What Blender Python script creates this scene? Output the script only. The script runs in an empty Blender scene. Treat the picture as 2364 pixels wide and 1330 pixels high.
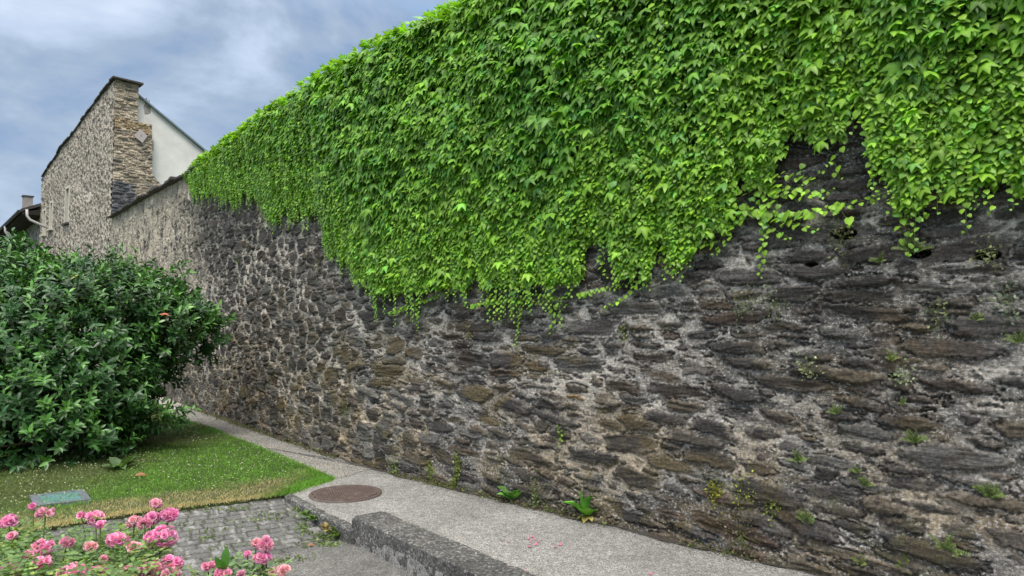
import bpy, math, random
import numpy as np
from mathutils import Vector
rng = np.random.default_rng(7)
random.seed(7)
SC = bpy.context.scene
COL = SC.collection

# ------------------------------------------------------------------ camera, sky, sun
CAMH, FPX, PITCH = 1.6, 1600.0, math.atan(92 / 1600.0)
cam_d = bpy.data.cameras.new('camera'); cam = bpy.data.objects.new('camera', cam_d); COL.objects.link(cam)
cam_d.sensor_width = 36.0; cam_d.lens = 36.0 * FPX / 2364.0
cam_d.clip_start = 0.05; cam_d.clip_end = 3000
cam.location = (0, 0, CAMH); cam.rotation_euler = (math.pi / 2 + PITCH, 0, 0)
SC.camera = cam

SUN_EL, SUN_AZ = math.radians(58), math.radians(178)     # azimuth measured clockwise from +Y
world = bpy.data.worlds.new('World'); SC.world = world; world.use_nodes = True
nt = world.node_tree; nt.nodes.clear()
def N(tree, typ, **kw):
    n = tree.nodes.new(typ)
    for k, v in kw.items(): setattr(n, k, v)
    return n
out = N(nt, 'ShaderNodeOutputWorld'); bg = N(nt, 'ShaderNodeBackground')
sky = N(nt, 'ShaderNodeTexSky', sky_type='NISHITA', sun_disc=False, sun_elevation=SUN_EL, sun_rotation=SUN_AZ)
tc = N(nt, 'ShaderNodeTexCoord')
sep = N(nt, 'ShaderNodeSeparateXYZ'); nt.links.new(tc.outputs['Generated'], sep.inputs[0])
mp = N(nt, 'ShaderNodeMapping'); mp.inputs['Scale'].default_value = (1.0, 1.0, 2.3); mp.inputs['Location'].default_value = (0.3, 0.1, 0.25)
mp.inputs['Rotation'].default_value = (0, math.radians(-14), 0)
nt.links.new(tc.outputs['Generated'], mp.inputs[0])
n1 = N(nt, 'ShaderNodeTexNoise'); n1.inputs['Scale'].default_value = 2.6; n1.inputs['Detail'].default_value = 9; n1.inputs['Roughness'].default_value = 0.56
n1.inputs['Distortion'].default_value = 0.35
nt.links.new(mp.outputs[0], n1.inputs['Vector'])
cr = N(nt, 'ShaderNodeValToRGB')
e = cr.color_ramp.elements
e[0].position = 0.34; e[0].color = (0.25, 0.43, 0.68, 1)
e[1].position = 0.72; e[1].color = (0.78, 0.85, 0.95, 1)
x = e.new(0.43); x.color = (0.245, 0.345, 0.51, 1)
x = e.new(0.50); x.color = (0.345, 0.43, 0.56, 1)
x = e.new(0.58); x.color = (0.50, 0.60, 0.76, 1)
nt.links.new(n1.outputs['Fac'], cr.inputs[0])
mulc = N(nt, 'ShaderNodeVectorMath', operation='SCALE')
# clouds are brighter overhead, as under any overcast
mr = N(nt, 'ShaderNodeMapRange'); mr.inputs['From Min'].default_value = 0.40; mr.inputs['From Max'].default_value = 0.9
mr.inputs['To Min'].default_value = 7.8; mr.inputs['To Max'].default_value = 30.0
nt.links.new(sep.outputs[2], mr.inputs[0]); nt.links.new(mr.outputs[0], mulc.inputs['Scale'])
mz = N(nt, 'ShaderNodeMapRange'); mz.inputs['From Min'].default_value = 0.4; mz.inputs['From Max'].default_value = 0.8; mz.inputs['To Max'].default_value = 0.85
nt.links.new(sep.outputs[2], mz.inputs[0])
mw = N(nt, 'ShaderNodeMix', data_type='RGBA'); nt.links.new(mz.outputs[0], mw.inputs[0]); nt.links.new(cr.outputs[0], mw.inputs[6]); mw.inputs[7].default_value = (0.64, 0.61, 0.56, 1)
nt.links.new(mw.outputs[2], mulc.inputs[0])
mx = N(nt, 'ShaderNodeMix', data_type='RGBA'); mx.inputs[0].default_value = 0.88
nt.links.new(sky.outputs[0], mx.inputs[6]); nt.links.new(mulc.outputs[0], mx.inputs[7])
nt.links.new(mx.outputs[2], bg.inputs[0]); bg.inputs[1].default_value = 0.1
nt.links.new(bg.outputs[0], out.inputs[0])

sun_d = bpy.data.lights.new('sun', 'SUN'); sun = bpy.data.objects.new('sun', sun_d); COL.objects.link(sun)
sun_d.energy = 2.0; sun_d.angle = math.radians(25); sun_d.color = (1.0, 0.95, 0.87)
sd = Vector((math.sin(SUN_AZ) * math.cos(SUN_EL), math.cos(SUN_AZ) * math.cos(SUN_EL), math.sin(SUN_EL)))
sun.rotation_euler = (-sd).to_track_quat('-Z', 'Y').to_euler()
vs = SC.view_settings; vs.view_transform = 'Standard'; vs.look = 'None'; vs.gamma = 1; vs.exposure = 0.65
SC.render.resolution_x = 1024; SC.render.resolution_y = 576
try:
    SC.cycles.use_denoising = True
except Exception: pass

# ------------------------------------------------------------------ helpers: geometry of the place
cp_, sp_ = math.cos(PITCH), math.sin(PITCH)
def ray(px, py):
    a = (px - 1182) / FPX; b = -(py - 665) / FPX
    return np.array([a, cp_ - b * sp_, sp_ + b * cp_])
def gp(px, py, z=0.0):
    d = ray(px, py); t = (z - CAMH) / d[2]
    return np.array([d[0] * t, d[1] * t, z])
def dp(px, py, depth):
    d = ray(px, py); t = depth / d[1]
    return np.array([d[0] * t, depth, CAMH + d[2] * t])
def on_line(px, py, O, D):
    """point on the vertical plane through O along D -> (distance along D, height)"""
    d = ray(px, py); r = d[0] / d[1]
    s = (r * O[1] - O[0]) / (D[0] - r * D[1])
    y = O[1] + s * D[1]
    return s, CAMH + d[2] / d[1] * y

def tag(o, label=None, cat=None, group=None, kind=None):
    if label: o['label'] = label
    if cat: o['category'] = cat
    if group: o['group'] = group
    if kind: o['kind'] = kind
    return o
def empty(name, loc=(0, 0, 0), rz=0):
    o = bpy.data.objects.new(name, None); COL.objects.link(o); o.location = [float(v) for v in loc]; o.rotation_euler = (0, 0, rz)
    o.empty_display_size = 0.1
    return o

def raw_mesh(name, V, loops, starts, totals, mat, parent=None, smooth=False, col=None, extra=None, uv=None, origin=None):
    """numpy mesh; V in world coordinates, the object stays at `origin` (or its parent's place)"""
    V = np.asarray(V, dtype=np.float32)
    off = np.zeros(3, dtype=np.float32)
    if parent is not None and origin is None:
        p = parent
        while p is not None:
            off += np.array(p.location, dtype=np.float32); p = p.parent
    if origin is not None: off = np.asarray(origin, dtype=np.float32)
    V = V - off
    me = bpy.data.meshes.new(name)
    me.vertices.add(len(V)); me.vertices.foreach_set('co', V.ravel())
    me.loops.add(len(loops)); me.loops.foreach_set('vertex_index', np.asarray(loops, dtype=np.int32))
    me.polygons.add(len(starts))
    me.polygons.foreach_set('loop_start', np.asarray(starts, dtype=np.int32))
    me.polygons.foreach_set('loop_total', np.asarray(totals, dtype=np.int32))
    me.polygons.foreach_set('use_smooth', np.full(len(starts), bool(smooth)))
    if col is not None:
        c = np.ones((len(V), 4), dtype=np.float32); c[:, :3] = col
        at = me.color_attributes.new('tint', 'FLOAT_COLOR', 'POINT'); at.data.foreach_set('color', c.ravel())
    if extra is not None:
        for k, arr in extra.items():
            at = me.attributes.new(k, 'FLOAT', 'POINT'); at.data.foreach_set('value', np.asarray(arr, dtype=np.float32).ravel())
    if uv is not None:
        ul = me.uv_layers.new(name='UVMap'); ul.data.foreach_set('uv', np.asarray(uv, dtype=np.float32)[np.asarray(loops)].ravel())
    me.materials.append(mat)
    me.update(calc_edges=True); me.validate()
    o = bpy.data.objects.new(name, me); COL.objects.link(o)
    if parent is not None: o.parent = parent
    elif origin is not None: o.location = [float(v) for v in origin]
    return o

class MB:
    """collects verts and faces of one part"""
    def __init__(s): s.v = []; s.f = []
    def add(s, V, F):
        n = len(s.v); s.v += [tuple(map(float, p)) for p in V]; s.f += [tuple(i + n for i in f) for f in F]; return s
    def hexa(s, b, t):
        return s.add(list(b) + list(t), [(3, 2, 1, 0), (4, 5, 6, 7), (0, 1, 5, 4), (1, 2, 6, 5), (2, 3, 7, 6), (3, 0, 4, 7)])
    def box(s, c, hx, hy, hz, ax=(1, 0, 0), ay=(0, 1, 0), az=(0, 0, 1)):
        c = np.array(c, float); ax, ay, az = [np.array(a, float) for a in (ax, ay, az)]
        q = [(-1, -1), (1, -1), (1, 1), (-1, 1)]
        return s.hexa([c + ax * hx * i + ay * hy * j - az * hz for i, j in q], [c + ax * hx * i + ay * hy * j + az * hz for i, j in q])
    def prism(s, pts, d):
        pts = [np.array(p, float) for p in pts]; d = np.array(d, float); n = len(pts)
        return s.add(pts + [p + d for p in pts], [tuple(range(n - 1, -1, -1)), tuple(range(n, 2 * n))] + [(i, (i + 1) % n, n + (i + 1) % n, n + i) for i in range(n)])
    def tube(s, pts, r, k=8, caps=True):
        pts = [np.array(p, float) for p in pts]; rs = r if hasattr(r, '__len__') else [r] * len(pts)
        V = []
        ref = np.array([0.13, 0.27, 0.95])
        for i, p in enumerate(pts):
            d = pts[min(i + 1, len(pts) - 1)] - pts[max(i - 1, 0)]; d /= np.linalg.norm(d) + 1e-9
            if abs(d @ ref) > 0.97: rf = np.array([1.0, 0.1, 0])
            else: rf = ref
            a = np.cross(d, rf); a /= np.linalg.norm(a); b = np.cross(d, a)
            for j in range(k):
                t = 2 * math.pi * j / k; V.append(p + (a * math.cos(t) + b * math.sin(t)) * rs[i])
        F = [(i * k + j, i * k + (j + 1) % k, (i + 1) * k + (j + 1) % k, (i + 1) * k + j) for i in range(len(pts) - 1) for j in range(k)]
        if caps: F += [tuple(range(k - 1, -1, -1)), tuple(range((len(pts) - 1) * k, len(pts) * k))]
        return s.add(V, F)
    def build(s, name, mat, parent=None, smooth=False, origin=None, bevel=0):
        V = np.array(s.v); loops = [i for f in s.f for i in f]; tot = [len(f) for f in s.f]
        st = np.concatenate([[0], np.cumsum(tot)[:-1]])
        o = raw_mesh(name, V, loops, st, tot, mat, parent, smooth, origin=origin)
        if bevel:
            m = o.modifiers.new('bevel', 'BEVEL'); m.width = bevel; m.segments = 2; m.limit_method = 'ANGLE'
        return o

def instances(name, tmpl, P, B, S, C, mat, parent=None, smooth=True, origin=None, kz=None, tv=None):
    """many small copies of a template (leaves, blades, petals) baked into ONE mesh"""
    V0, F0 = tmpl; V0 = np.array(V0, float); n = len(V0); P = np.asarray(P, float); m = len(P)
    S = np.asarray(S, float)
    if S.ndim == 1: S = np.repeat(S[:, None], 3, 1)
    L = V0[None] * S[:, None, :]
    if kz is not None: L[:, :, 2] *= np.asarray(kz)[:, None]
    W = np.einsum('mij,mnj->mni', B, L) + P[:, None, :]
    f = np.array([i for q in F0 for i in q]); tot = np.array([len(q) for q in F0])
    loops = (f[None] + (np.arange(m) * n)[:, None]).ravel()
    totals = np.tile(tot, m); starts = np.concatenate([[0], np.cumsum(totals)[:-1]])
    col = np.repeat(np.asarray(C, float), n, 0)
    if tv is not None: col = col * np.tile(np.asarray(tv, float), m)[:, None]
    return raw_mesh(name, W.reshape(-1, 3), loops, starts, totals, mat, parent, smooth, col=col, origin=origin)

def basis(tip, nor):
    t = tip / (np.linalg.norm(tip, axis=1, keepdims=True) + 1e-9)
    x = np.cross(t, nor); x /= (np.linalg.norm(x, axis=1, keepdims=True) + 1e-9)
    z = np.cross(x, t)
    return np.stack([x, t, z], axis=2)

# value noise ------------------------------------------------
def _h(ix, iy, seed):
    n = (ix.astype(np.int64) * 374761393 + iy.astype(np.int64) * 668265263 + seed * 1442695041) & 0x7fffffff
    n = ((n ^ (n >> 13)) * 1274126177) & 0x7fffffff
    return ((n ^ (n >> 16)) & 0xffff) / 65535.0
def noise(x, y, seed=0):
    x = np.asarray(x, float); y = np.asarray(y, float)
    ix = np.floor(x); iy = np.floor(y); fx = x - ix; fy = y - iy
    fx = fx * fx * (3 - 2 * fx); fy = fy * fy * (3 - 2 * fy)
    a = _h(ix, iy, seed); b = _h(ix + 1, iy, seed); c = _h(ix, iy + 1, seed); d = _h(ix + 1, iy + 1, seed)
    return (a * (1 - fx) + b * fx) * (1 - fy) + (c * (1 - fx) + d * fx) * fy
def fbm(x, y, seed=0, o=4):
    r = 0; a = 0.5; t = 0
    for i in range(o):
        r = r + a * noise(x * 2 ** i, y * 2 ** i, seed + i * 17); t += a; a *= 0.5
    return r / t
def sm(a, b, x):
    t = np.clip((x - a) / (b - a), 0, 1); return t * t * (3 - 2 * t)

# ------------------------------------------------------------------ materials
def newmat(name):
    m = bpy.data.materials.new(name); m.use_nodes = True; t = m.node_tree; t.nodes.clear()
    o = N(t, 'ShaderNodeOutputMaterial'); p = N(t, 'ShaderNodeBsdfPrincipled'); t.links.new(p.outputs[0], o.inputs[0])
    return m, t, p, o
def noise_node(t, scale, detail=5, rough=0.6, vec=None, sc=None):
    n = N(t, 'ShaderNodeTexNoise'); n.inputs['Scale'].default_value = scale; n.inputs['Detail'].default_value = detail; n.inputs['Roughness'].default_value = rough
    if vec is not None:
        if sc is not None:
            mp = N(t, 'ShaderNodeMapping'); mp.inputs['Scale'].default_value = sc; t.links.new(vec, mp.inputs[0]); vec = mp.outputs[0]
        t.links.new(vec, n.inputs['Vector'])
    return n
def ramp(t, src, stops):
    c = N(t, 'ShaderNodeValToRGB'); el = c.color_ramp.elements
    el[0].position = stops[0][0]; el[0].color = (*stops[0][1], 1); el[1].position = stops[-1][0]; el[1].color = (*stops[-1][1], 1)
    for p, q in stops[1:-1]:
        z = el.new(p); z.color = (*q, 1)
    t.links.new(src, c.inputs[0]); return c
def mix(t, a, b, fac, mode='MIX'):
    m = N(t, 'ShaderNodeMix', data_type='RGBA', blend_type=mode)
    for sock, v in ((m.inputs[0], fac), (m.inputs[6], a), (m.inputs[7], b)):
        if hasattr(v, 'is_output') or hasattr(v, 'links'): t.links.new(v, sock)
        elif hasattr(v, '__len__'): sock.default_value = (*v, 1)
        else: sock.default_value = v
    return m.outputs[2]
def bump(t, p, h, dist, strength=1.0, prev=None):
    b = N(t, 'ShaderNodeBump'); b.inputs['Distance'].default_value = dist; b.inputs['Strength'].default_value = strength
    t.links.new(h, b.inputs['Height'])
    if prev is not None: t.links.new(prev, b.inputs['Normal'])
    t.links.new(b.outputs[0], p.inputs['Normal']); return b.outputs[0]

def leaf_mat(name, rough=0.5, trans=0.25, tcol=(1.5, 1.5, 0.5), spec=0.5, vary=0.3):
    m, t, p, o = newmat(name)
    a = N(t, 'ShaderNodeAttribute', attribute_name='tint'); tcd = N(t, 'ShaderNodeTexCoord')
    nn = noise_node(t, 9, 3, vec=tcd.outputs['Object'])
    r = ramp(t, nn.outputs['Fac'], [(0.3, (1 - vary,) * 3), (0.7, (1 + vary,) * 3)])
    c = mix(t, a.outputs['Color'], r.outputs[0], 1.0, 'MULTIPLY')
    t.links.new(c, p.inputs['Base Color']); p.inputs['Roughness'].default_value = rough; p.inputs['Specular IOR Level'].default_value = spec
    tr = N(t, 'ShaderNodeBsdfTranslucent'); c2 = mix(t, c, tcol, 1.0, 'MULTIPLY'); t.links.new(c2, tr.inputs[0])
    ms = N(t, 'ShaderNodeMixShader'); ms.inputs[0].default_value = trans
    t.links.new(p.outputs[0], ms.inputs[1]); t.links.new(tr.outputs[0], ms.inputs[2]); t.links.new(ms.outputs[0], o.inputs[0])
    return m
def plain(name, c, rough=0.7, vary=0.25, scale=8, bmp=0.003, bscale=60, metal=0.0, stops=None):
    m, t, p, o = newmat(name); tcd = N(t, 'ShaderNodeTexCoord')
    nn = noise_node(t, scale, 6, 0.65, vec=tcd.outputs['Object'])
    r = ramp(t, nn.outputs['Fac'], [(0.3, tuple(v * (1 - vary) for v in c)), (0.7, tuple(v * (1 + vary) for v in c))])
    t.links.new(r.outputs[0], p.inputs['Base Color']); p.inputs['Roughness'].default_value = rough; p.inputs['Metallic'].default_value = metal
    if bmp:
        b = noise_node(t, bscale, 4, 0.7, vec=tcd.outputs['Object']); bump(t, p, b.outputs['Fac'], bmp)
    return m

def masonry_mat(name, lime=1.0, fine=1.0):
    """rubble: the stone and mortar colours come with the mesh; fine grain, strata and lime specks are noise in wall metres"""
    m, t, p, o = newmat(name)
    a = N(t, 'ShaderNodeAttribute', attribute_name='tint'); mo = N(t, 'ShaderNodeAttribute', attribute_name='mortar')
    uv = N(t, 'ShaderNodeUVMap'); uv.uv_map = 'UVMap'
    g = noise_node(t, 1.0, 8, 0.72, uv.outputs[0], (45 * fine, 45 * fine, 1))
    s = noise_node(t, 1.0, 6, 0.65, uv.outputs[0], (11 * fine, 60 * fine, 1))
    sp = noise_node(t, 1.0, 4, 0.8, uv.outputs[0], (44 * fine, 52 * fine, 1))
    gr = ramp(t, g.outputs['Fac'], [(0.30, (0.28,) * 3), (0.5, (0.92,) * 3), (0.70, (1.9, 1.9, 1.88))])
    sr = ramp(t, s.outputs['Fac'], [(0.3, (0.72,) * 3), (0.5, (1,) * 3), (0.72, (1.4, 1.4, 1.42))])
    c = mix(t, a.outputs['Color'], gr.outputs[0], 1.0, 'MULTIPLY')
    sf = N(t, 'ShaderNodeMath', operation='SUBTRACT'); sf.inputs[0].default_value = 1.0; t.links.new(mo.outputs['Fac'], sf.inputs[1])
    c1 = mix(t, c, sr.outputs[0], sf.outputs[0], 'MULTIPLY')
    # lime and lichen specks, far more of them on the mortar
    lr = ramp(t, sp.outputs['Fac'], [(0.53, (0,) * 3), (0.60, (1,) * 3)])
    ma = N(t, 'ShaderNodeMath', operation='MULTIPLY_ADD'); t.links.new(mo.outputs['Fac'], ma.inputs[0]); ma.inputs[1].default_value = 0.60; ma.inputs[2].default_value = 0.045
    mb = N(t, 'ShaderNodeMath', operation='MULTIPLY'); t.links.new(lr.outputs[0], mb.inputs[0]); t.links.new(ma.outputs[0], mb.inputs[1])
    mc = N(t, 'ShaderNodeMath', operation='MULTIPLY'); t.links.new(mb.outputs[0], mc.inputs[0]); mc.inputs[1].default_value = lime
    c2 = mix(t, c1, (0.62, 0.61, 0.59), mc.outputs[0])
    t.links.new(c2, p.inputs['Base Color'])
    p.inputs['Roughness'].default_value = 0.78; p.inputs['Specular IOR Level'].default_value = 0.35
    h = N(t, 'ShaderNodeMath', operation='ADD'); t.links.new(g.outputs['Fac'], h.inputs[0]); t.links.new(s.outputs['Fac'], h.inputs[1])
    bump(t, p, h.outputs[0], 0.012 / fine, 0.9)
    return m

M = {}
M['wall'] = masonry_mat('slate_rubble', 1.0)
M['house_rubble'] = masonry_mat('pale_rubble', 0.25, 0.45)
M['ivy'] = leaf_mat('ivy_leaf', 0.45, 0.27, (1.5, 1.6, 0.5), 0.45)
M['laurel'] = leaf_mat('laurel_leaf', 0.36, 0.14, (1.4, 1.6, 0.5), 0.5)
M['grassb'] = leaf_mat('grass_blade', 0.6, 0.3, (1.3, 1.4, 0.6), 0.3, 0.2)
M['herb'] = leaf_mat('herb_leaf', 0.5, 0.25, (1.4, 1.5, 0.5), 0.4)
M['petal'] = leaf_mat('rose_petal', 0.55, 0.3, (1.1, 1.0, 1.0), 0.3, 0.15)
M['stem'] = plain('woody_stem', (0.10, 0.075, 0.045), 0.85)
M['gstem'] = plain('green_stem', (0.12, 0.16, 0.04), 0.7)
M['slate'] = plain('slate_slab', (0.055, 0.05, 0.045), 0.75, 0.5, 5, 0.01, 30)
M['white'] = None

def world_xy_noise(t, scale, detail=5, rough=0.6, sc=None):
    tcd = N(t, 'ShaderNodeTexCoord'); return noise_node(t, scale, detail, rough, tcd.outputs['Object'], sc)

# ------------------------------------------------------------------ rubble generator
def place_stones(U0, U1, Z0, Z1, passes, seed, cell=0.02, tol=0.10):
    r = np.random.default_rng(seed); nu = int((U1 - U0) / cell) + 1; nz = int((Z1 - Z0) / cell) + 1
    occ = np.zeros((nz, nu), bool); st = []
    for n, fn in passes:
        for _ in range(n):
            u = r.uniform(U0, U1); z = r.uniform(Z0, Z1); q = fn(u, z, r)
            if q is None: continue
            a, b, ang = q
            ca, sa = math.cos(ang), math.sin(ang)
            eu = abs(a * ca) + abs(b * sa); ez = abs(a * sa) + abs(b * ca)
            i0 = max(0, int((u - eu - U0) / cell)); i1 = min(nu, int((u + eu - U0) / cell) + 2)
            j0 = max(0, int((z - ez - Z0) / cell)); j1 = min(nz, int((z + ez - Z0) / cell) + 2)
            if occ[min(nz - 1, int((z - Z0) / cell)), min(nu - 1, int((u - U0) / cell))]: continue
            X = (U0 + np.arange(i0, i1) * cell - u)[None]; Y = (Z0 + np.arange(j0, j1) * cell - z)[:, None]
            x = X * ca + Y * sa; y = -X * sa + Y * ca
            ins = np.abs(x / a) ** 3 + np.abs(y / b) ** 3 < 1
            k = ins.sum()
            if k == 0 or (occ[j0:j1, i0:i1] & ins).sum() > tol * k: continue
            occ[j0:j1, i0:i1] |= ins
            st.append((u, z, a, b, ang))
    return st

def rubble(us, zs, stones, seed, stone_col, mortar_col, warp=0.022, grow=1.07, proud=0.03, recess=0.022, jag=1.0, soft=0.16, gap=.008):
    r = np.random.default_rng(seed); nz, nu = len(zs), len(us)
    UU, ZZ = np.meshgrid(us, zs)
    wu = (fbm(UU * 9, ZZ * 9, seed, 3) - 0.5) * 2 * warp + (fbm(UU * 38, ZZ * 38, seed + 5, 2) - 0.5) * warp * 0.7
    wz = (fbm(UU * 9, ZZ * 9, seed + 50, 3) - 0.5) * 1.4 * warp + (fbm(UU * 38, ZZ * 38, seed + 55, 2) - 0.5) * warp * 0.7
    D = np.full((nz, nu), 9.0, np.float32); D2 = np.full((nz, nu), 9.0, np.float32); BB = np.full((nz, nu), .05, np.float32); H = np.zeros((nz, nu), np.float32); C = np.zeros((nz, nu, 3), np.float32)
    for (u, z, a, b, ang) in stones:
        a *= grow; b *= grow
        ca, sa = math.cos(ang), math.sin(ang); eu = (abs(a * ca) + abs(b * sa)) * 1.15 + warp; ez = (abs(a * sa) + abs(b * ca)) * 1.15 + warp
        i0 = np.searchsorted(us, u - eu); i1 = np.searchsorted(us, u + eu); j0 = np.searchsorted(zs, z - ez); j1 = np.searchsorted(zs, z + ez)
        col = stone_col(u, z, a, b, r)
        pw = r.uniform(3.2, 8.0); hh = proud * r.uniform(-0.2, 1.0); tx, ty = r.normal(0, 0.007, 2); cuts = [(r.uniform(0, 2 * math.pi), r.uniform(0.78, 1.15)) for _ in range(4)]
        if i1 <= i0 or j1 <= j0: continue
        X = UU[j0:j1, i0:i1] - u + wu[j0:j1, i0:i1]; Y = ZZ[j0:j1, i0:i1] - z + wz[j0:j1, i0:i1]
        x = (X * ca + Y * sa) / a; y = (-X * sa + Y * ca) / b
        d = (np.abs(x) ** pw + np.abs(y) ** pw) ** (1 / pw)
        for ph, k in cuts: d = np.maximum(d, (x * math.cos(ph) + y * math.sin(ph)) / k)
        w = D[j0:j1, i0:i1]; sel = d < w
        D2[j0:j1, i0:i1] = np.where(sel, w, np.minimum(D2[j0:j1, i0:i1], d)); w[sel] = d[sel]; BB[j0:j1, i0:i1][sel] = min(a, b)
        hgt = hh + x * tx + y * ty
        H[j0:j1, i0:i1][sel] = hgt[sel]; C[j0:j1, i0:i1][sel] = col
    # metres to the stone's own edge, or to the joint with its neighbour
    edge_ = np.minimum((1.0 - D), (D2 - D) * 0.5) * BB - gap * (fbm(UU * 2.6, ZZ * 3.4, seed + 8, 3) * 2.2 - .45) + (fbm(UU * 60, ZZ * 60, seed + 9, 2) - 0.5) * 0.012
    mort = sm(0.0015, -0.0035, edge_)
    crack = sm(.006, .0, np.abs(edge_)) * sm(.42, .58, fbm(UU * 7, ZZ * 9, seed + 13, 3))
    flush = fbm(UU * 3, ZZ * 3.6, seed + 14, 3)[..., None][..., 0]
    rough = (fbm(UU * 14, ZZ * 14, seed + 20, 4) - 0.5)
    H = H * sm(0, .012 + soft * .05, edge_)
    Hm = -recess * 1.2 + 1.6 * recess * flush + rough * 0.026
    sid = fbm(UU * 3.5 + H * 40, ZZ * 20 + H * 90, seed + 22, 3) * 6.5; fr = sid - np.floor(sid)
    strata = ((np.floor(sid) + sm(.55, 1.0, fr)) / 6.5 - .5) * .030 * jag + rough * .006 + (fbm(UU * 9, ZZ * 75, seed + 24, 2) - .5) * .005
    Hh = H * (1 - mort) + Hm * mort + strata * (1 - mort) - crack * .022
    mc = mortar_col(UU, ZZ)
    # lime wash drifting from the joints over the stones' edges
    wash = np.clip(sm(0.03, 0.0, edge_) * (fbm(UU * 22, ZZ * 26, seed + 30, 3) * 1.9 - 0.55), 0, 1) * 0.5 + .12 * sm(.6, .75, fbm(UU * 6, ZZ * 9, seed + 31, 4))
    f = np.clip(mort + wash * (1 - mort), 0, 1)[..., None]
    CC = C * (1 - f) + mc * f
    return UU, ZZ, Hh, CC, f[..., 0], D

def grid_obj(name, P, UU, ZZ, CC, mort, mat, parent, keep=None, origin=None):
    nz, nu = UU.shape; idx = np.arange(nz * nu).reshape(nz, nu)
    q = np.stack([idx[:-1, :-1], idx[:-1, 1:], idx[1:, 1:], idx[1:, :-1]], -1)
    if keep is not None: q = q[keep]
    q = q.reshape(-1, 4); n = len(q)
    return raw_mesh(name, P.reshape(-1, 3), q.ravel(), np.arange(n) * 4, np.full(n, 4), mat, parent, True, col=np.clip(CC, 0.004, 1).reshape(-1, 3),
                    extra={'mortar': mort.ravel()}, uv=np.stack([UU.ravel(), ZZ.ravel()], 1), origin=origin)

# ------------------------------------------------------------------ plan of the wall
base_px = [(350, 905), (480, 955), (790, 1060), (1060, 1130), (1400, 1210), (1780, 1300)]
pts = [gp(x, y)[:2] for x, y in base_px]
d0 = pts[0] - pts[1]; d0 /= np.linalg.norm(d0)
# tower corner: the same line carried on until pixel column 250
s_, _ = on_line(250, 665, pts[0], d0); CORNER = pts[0] + d0 * s_
dn = pts[-1] - pts[-2]; dn /= np.linalg.norm(dn)
ctrl = [CORNER - (pts[0] - CORNER) * 0.2, CORNER] + pts + [pts[-1] + dn * 2.2, pts[-1] + dn * 4.6, pts[-1] + dn * 7]
ctrl = np.array(ctrl)
def cr_pt(i, t):
    p0, p1, p2, p3 = ctrl[i - 1], ctrl[i], ctrl[i + 1], ctrl[i + 2]
    return 0.5 * ((2 * p1) + (-p0 + p2) * t + (2 * p0 - 5 * p1 + 4 * p2 - p3) * t ** 2 + (-p0 + 3 * p1 - 3 * p2 + p3) * t ** 3)
dense = np.array([cr_pt(i, t) for i in range(1, len(ctrl) - 2) for t in np.linspace(0, 1, 60, endpoint=False)])
seg = np.linalg.norm(np.diff(dense, axis=0), axis=1); UARC = np.concatenate([[0], np.cumsum(seg)]); UMAX = UARC[-1]
tan = np.gradient(dense, axis=0); tan /= np.linalg.norm(tan, axis=1, keepdims=True)
k_ = np.ones(41) / 41
tans = np.stack([np.convolve(np.pad(tan[:, i], 20, mode='edge'), k_, 'valid') for i in range(2)], 1); tans /= np.linalg.norm(tans, axis=1, keepdims=True)
nors = np.stack([tans[:, 1], -tans[:, 0]], 1)          # towards the path and the camera
if nors[0] @ (-dense[0]) < 0: nors = -nors
def WP(u): return np.stack([np.interp(u, UARC, dense[:, 0]), np.interp(u, UARC, dense[:, 1])], -1)
def WN(u): return np.stack([np.interp(u, UARC, nors[:, 0]), np.interp(u, UARC, nors[:, 1])], -1)
def WT(u): return np.stack([np.interp(u, UARC, tans[:, 0]), np.interp(u, UARC, tans[:, 1])], -1)
def wall3(u, z, off=0.0):
    u = np.asarray(u, float); q = WP(u) + WN(u) * np.asarray(off)[..., None] if np.ndim(off) else WP(u) + WN(u) * off
    return np.concatenate([q, np.broadcast_to(np.asarray(z, float), u.shape)[..., None]], -1)
def wpx(px, py, off=0.0):
    """photograph pixel -> (u, z) on the wall face"""
    d = ray(px, py); r = d[0] / d[1]
    q = dense + nors * off; rr = q[:, 0] / q[:, 1]
    u = float(np.interp(r, rr, UARC)); y = float(np.interp(u, UARC, q[:, 1]))
    return u, CAMH + d[2] / d[1] * y
WTOP = 4.72
def ztop(u): return np.interp(u, [0, 7, 11.6, 14.5, 30], [5.40, 5.10, 4.86, 4.66, 4.62])

# ------------------------------------------------------------------ the old stone wall
def lev_noise(u, z, s, k=1.0): return float(fbm(np.array([u * k]), np.array([z * k]), s, 3)[0])
def near(u): return float(sm(17.5, 22.0, np.array(u)))           # 1 = slabby slate at the near end, 0 = small blocky rubble far off
def bed(u, z, r): return math.radians(-9 * (1 - z / 2.2) * near(u) * (z < 2.2) * r.uniform(0.2, 1.3)) + r.normal(0, 0.05 + 0.10 * (1 - near(u)))
def st_big(u, z, r):
    k = near(u)
    if r.random() < k: L = r.uniform(.10, .30); H = min(L * r.uniform(.13, .36), r.uniform(.045, .075) if r.random() > .07 else .11)
    else: L = r.uniform(.10, .18); H = L * r.uniform(.36, .75)
    return L, min(H, 0.11), bed(u, z, r)
def st_mid(u, z, r):
    k = near(u)
    if r.random() < k: L = r.uniform(.06, .16); H = min(L * r.uniform(.15, .36), .04)
    else:
        L = r.uniform(.06, .11); H = L * r.uniform(.36, .8)
        if r.random() < .15: L, H = H, L
    return L, H, bed(u, z, r)
def st_small(u, z, r):
    L = r.uniform(.03, .085); return L, max(.014, L * r.uniform(.25, .7)), bed(u, z, r) + r.normal(0, .15)
def st_tiny(u, z, r):
    L = r.uniform(.02, .045); return L, max(.012, L * r.uniform(.3, .7)), bed(u, z, r) + r.normal(0, .2)
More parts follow.
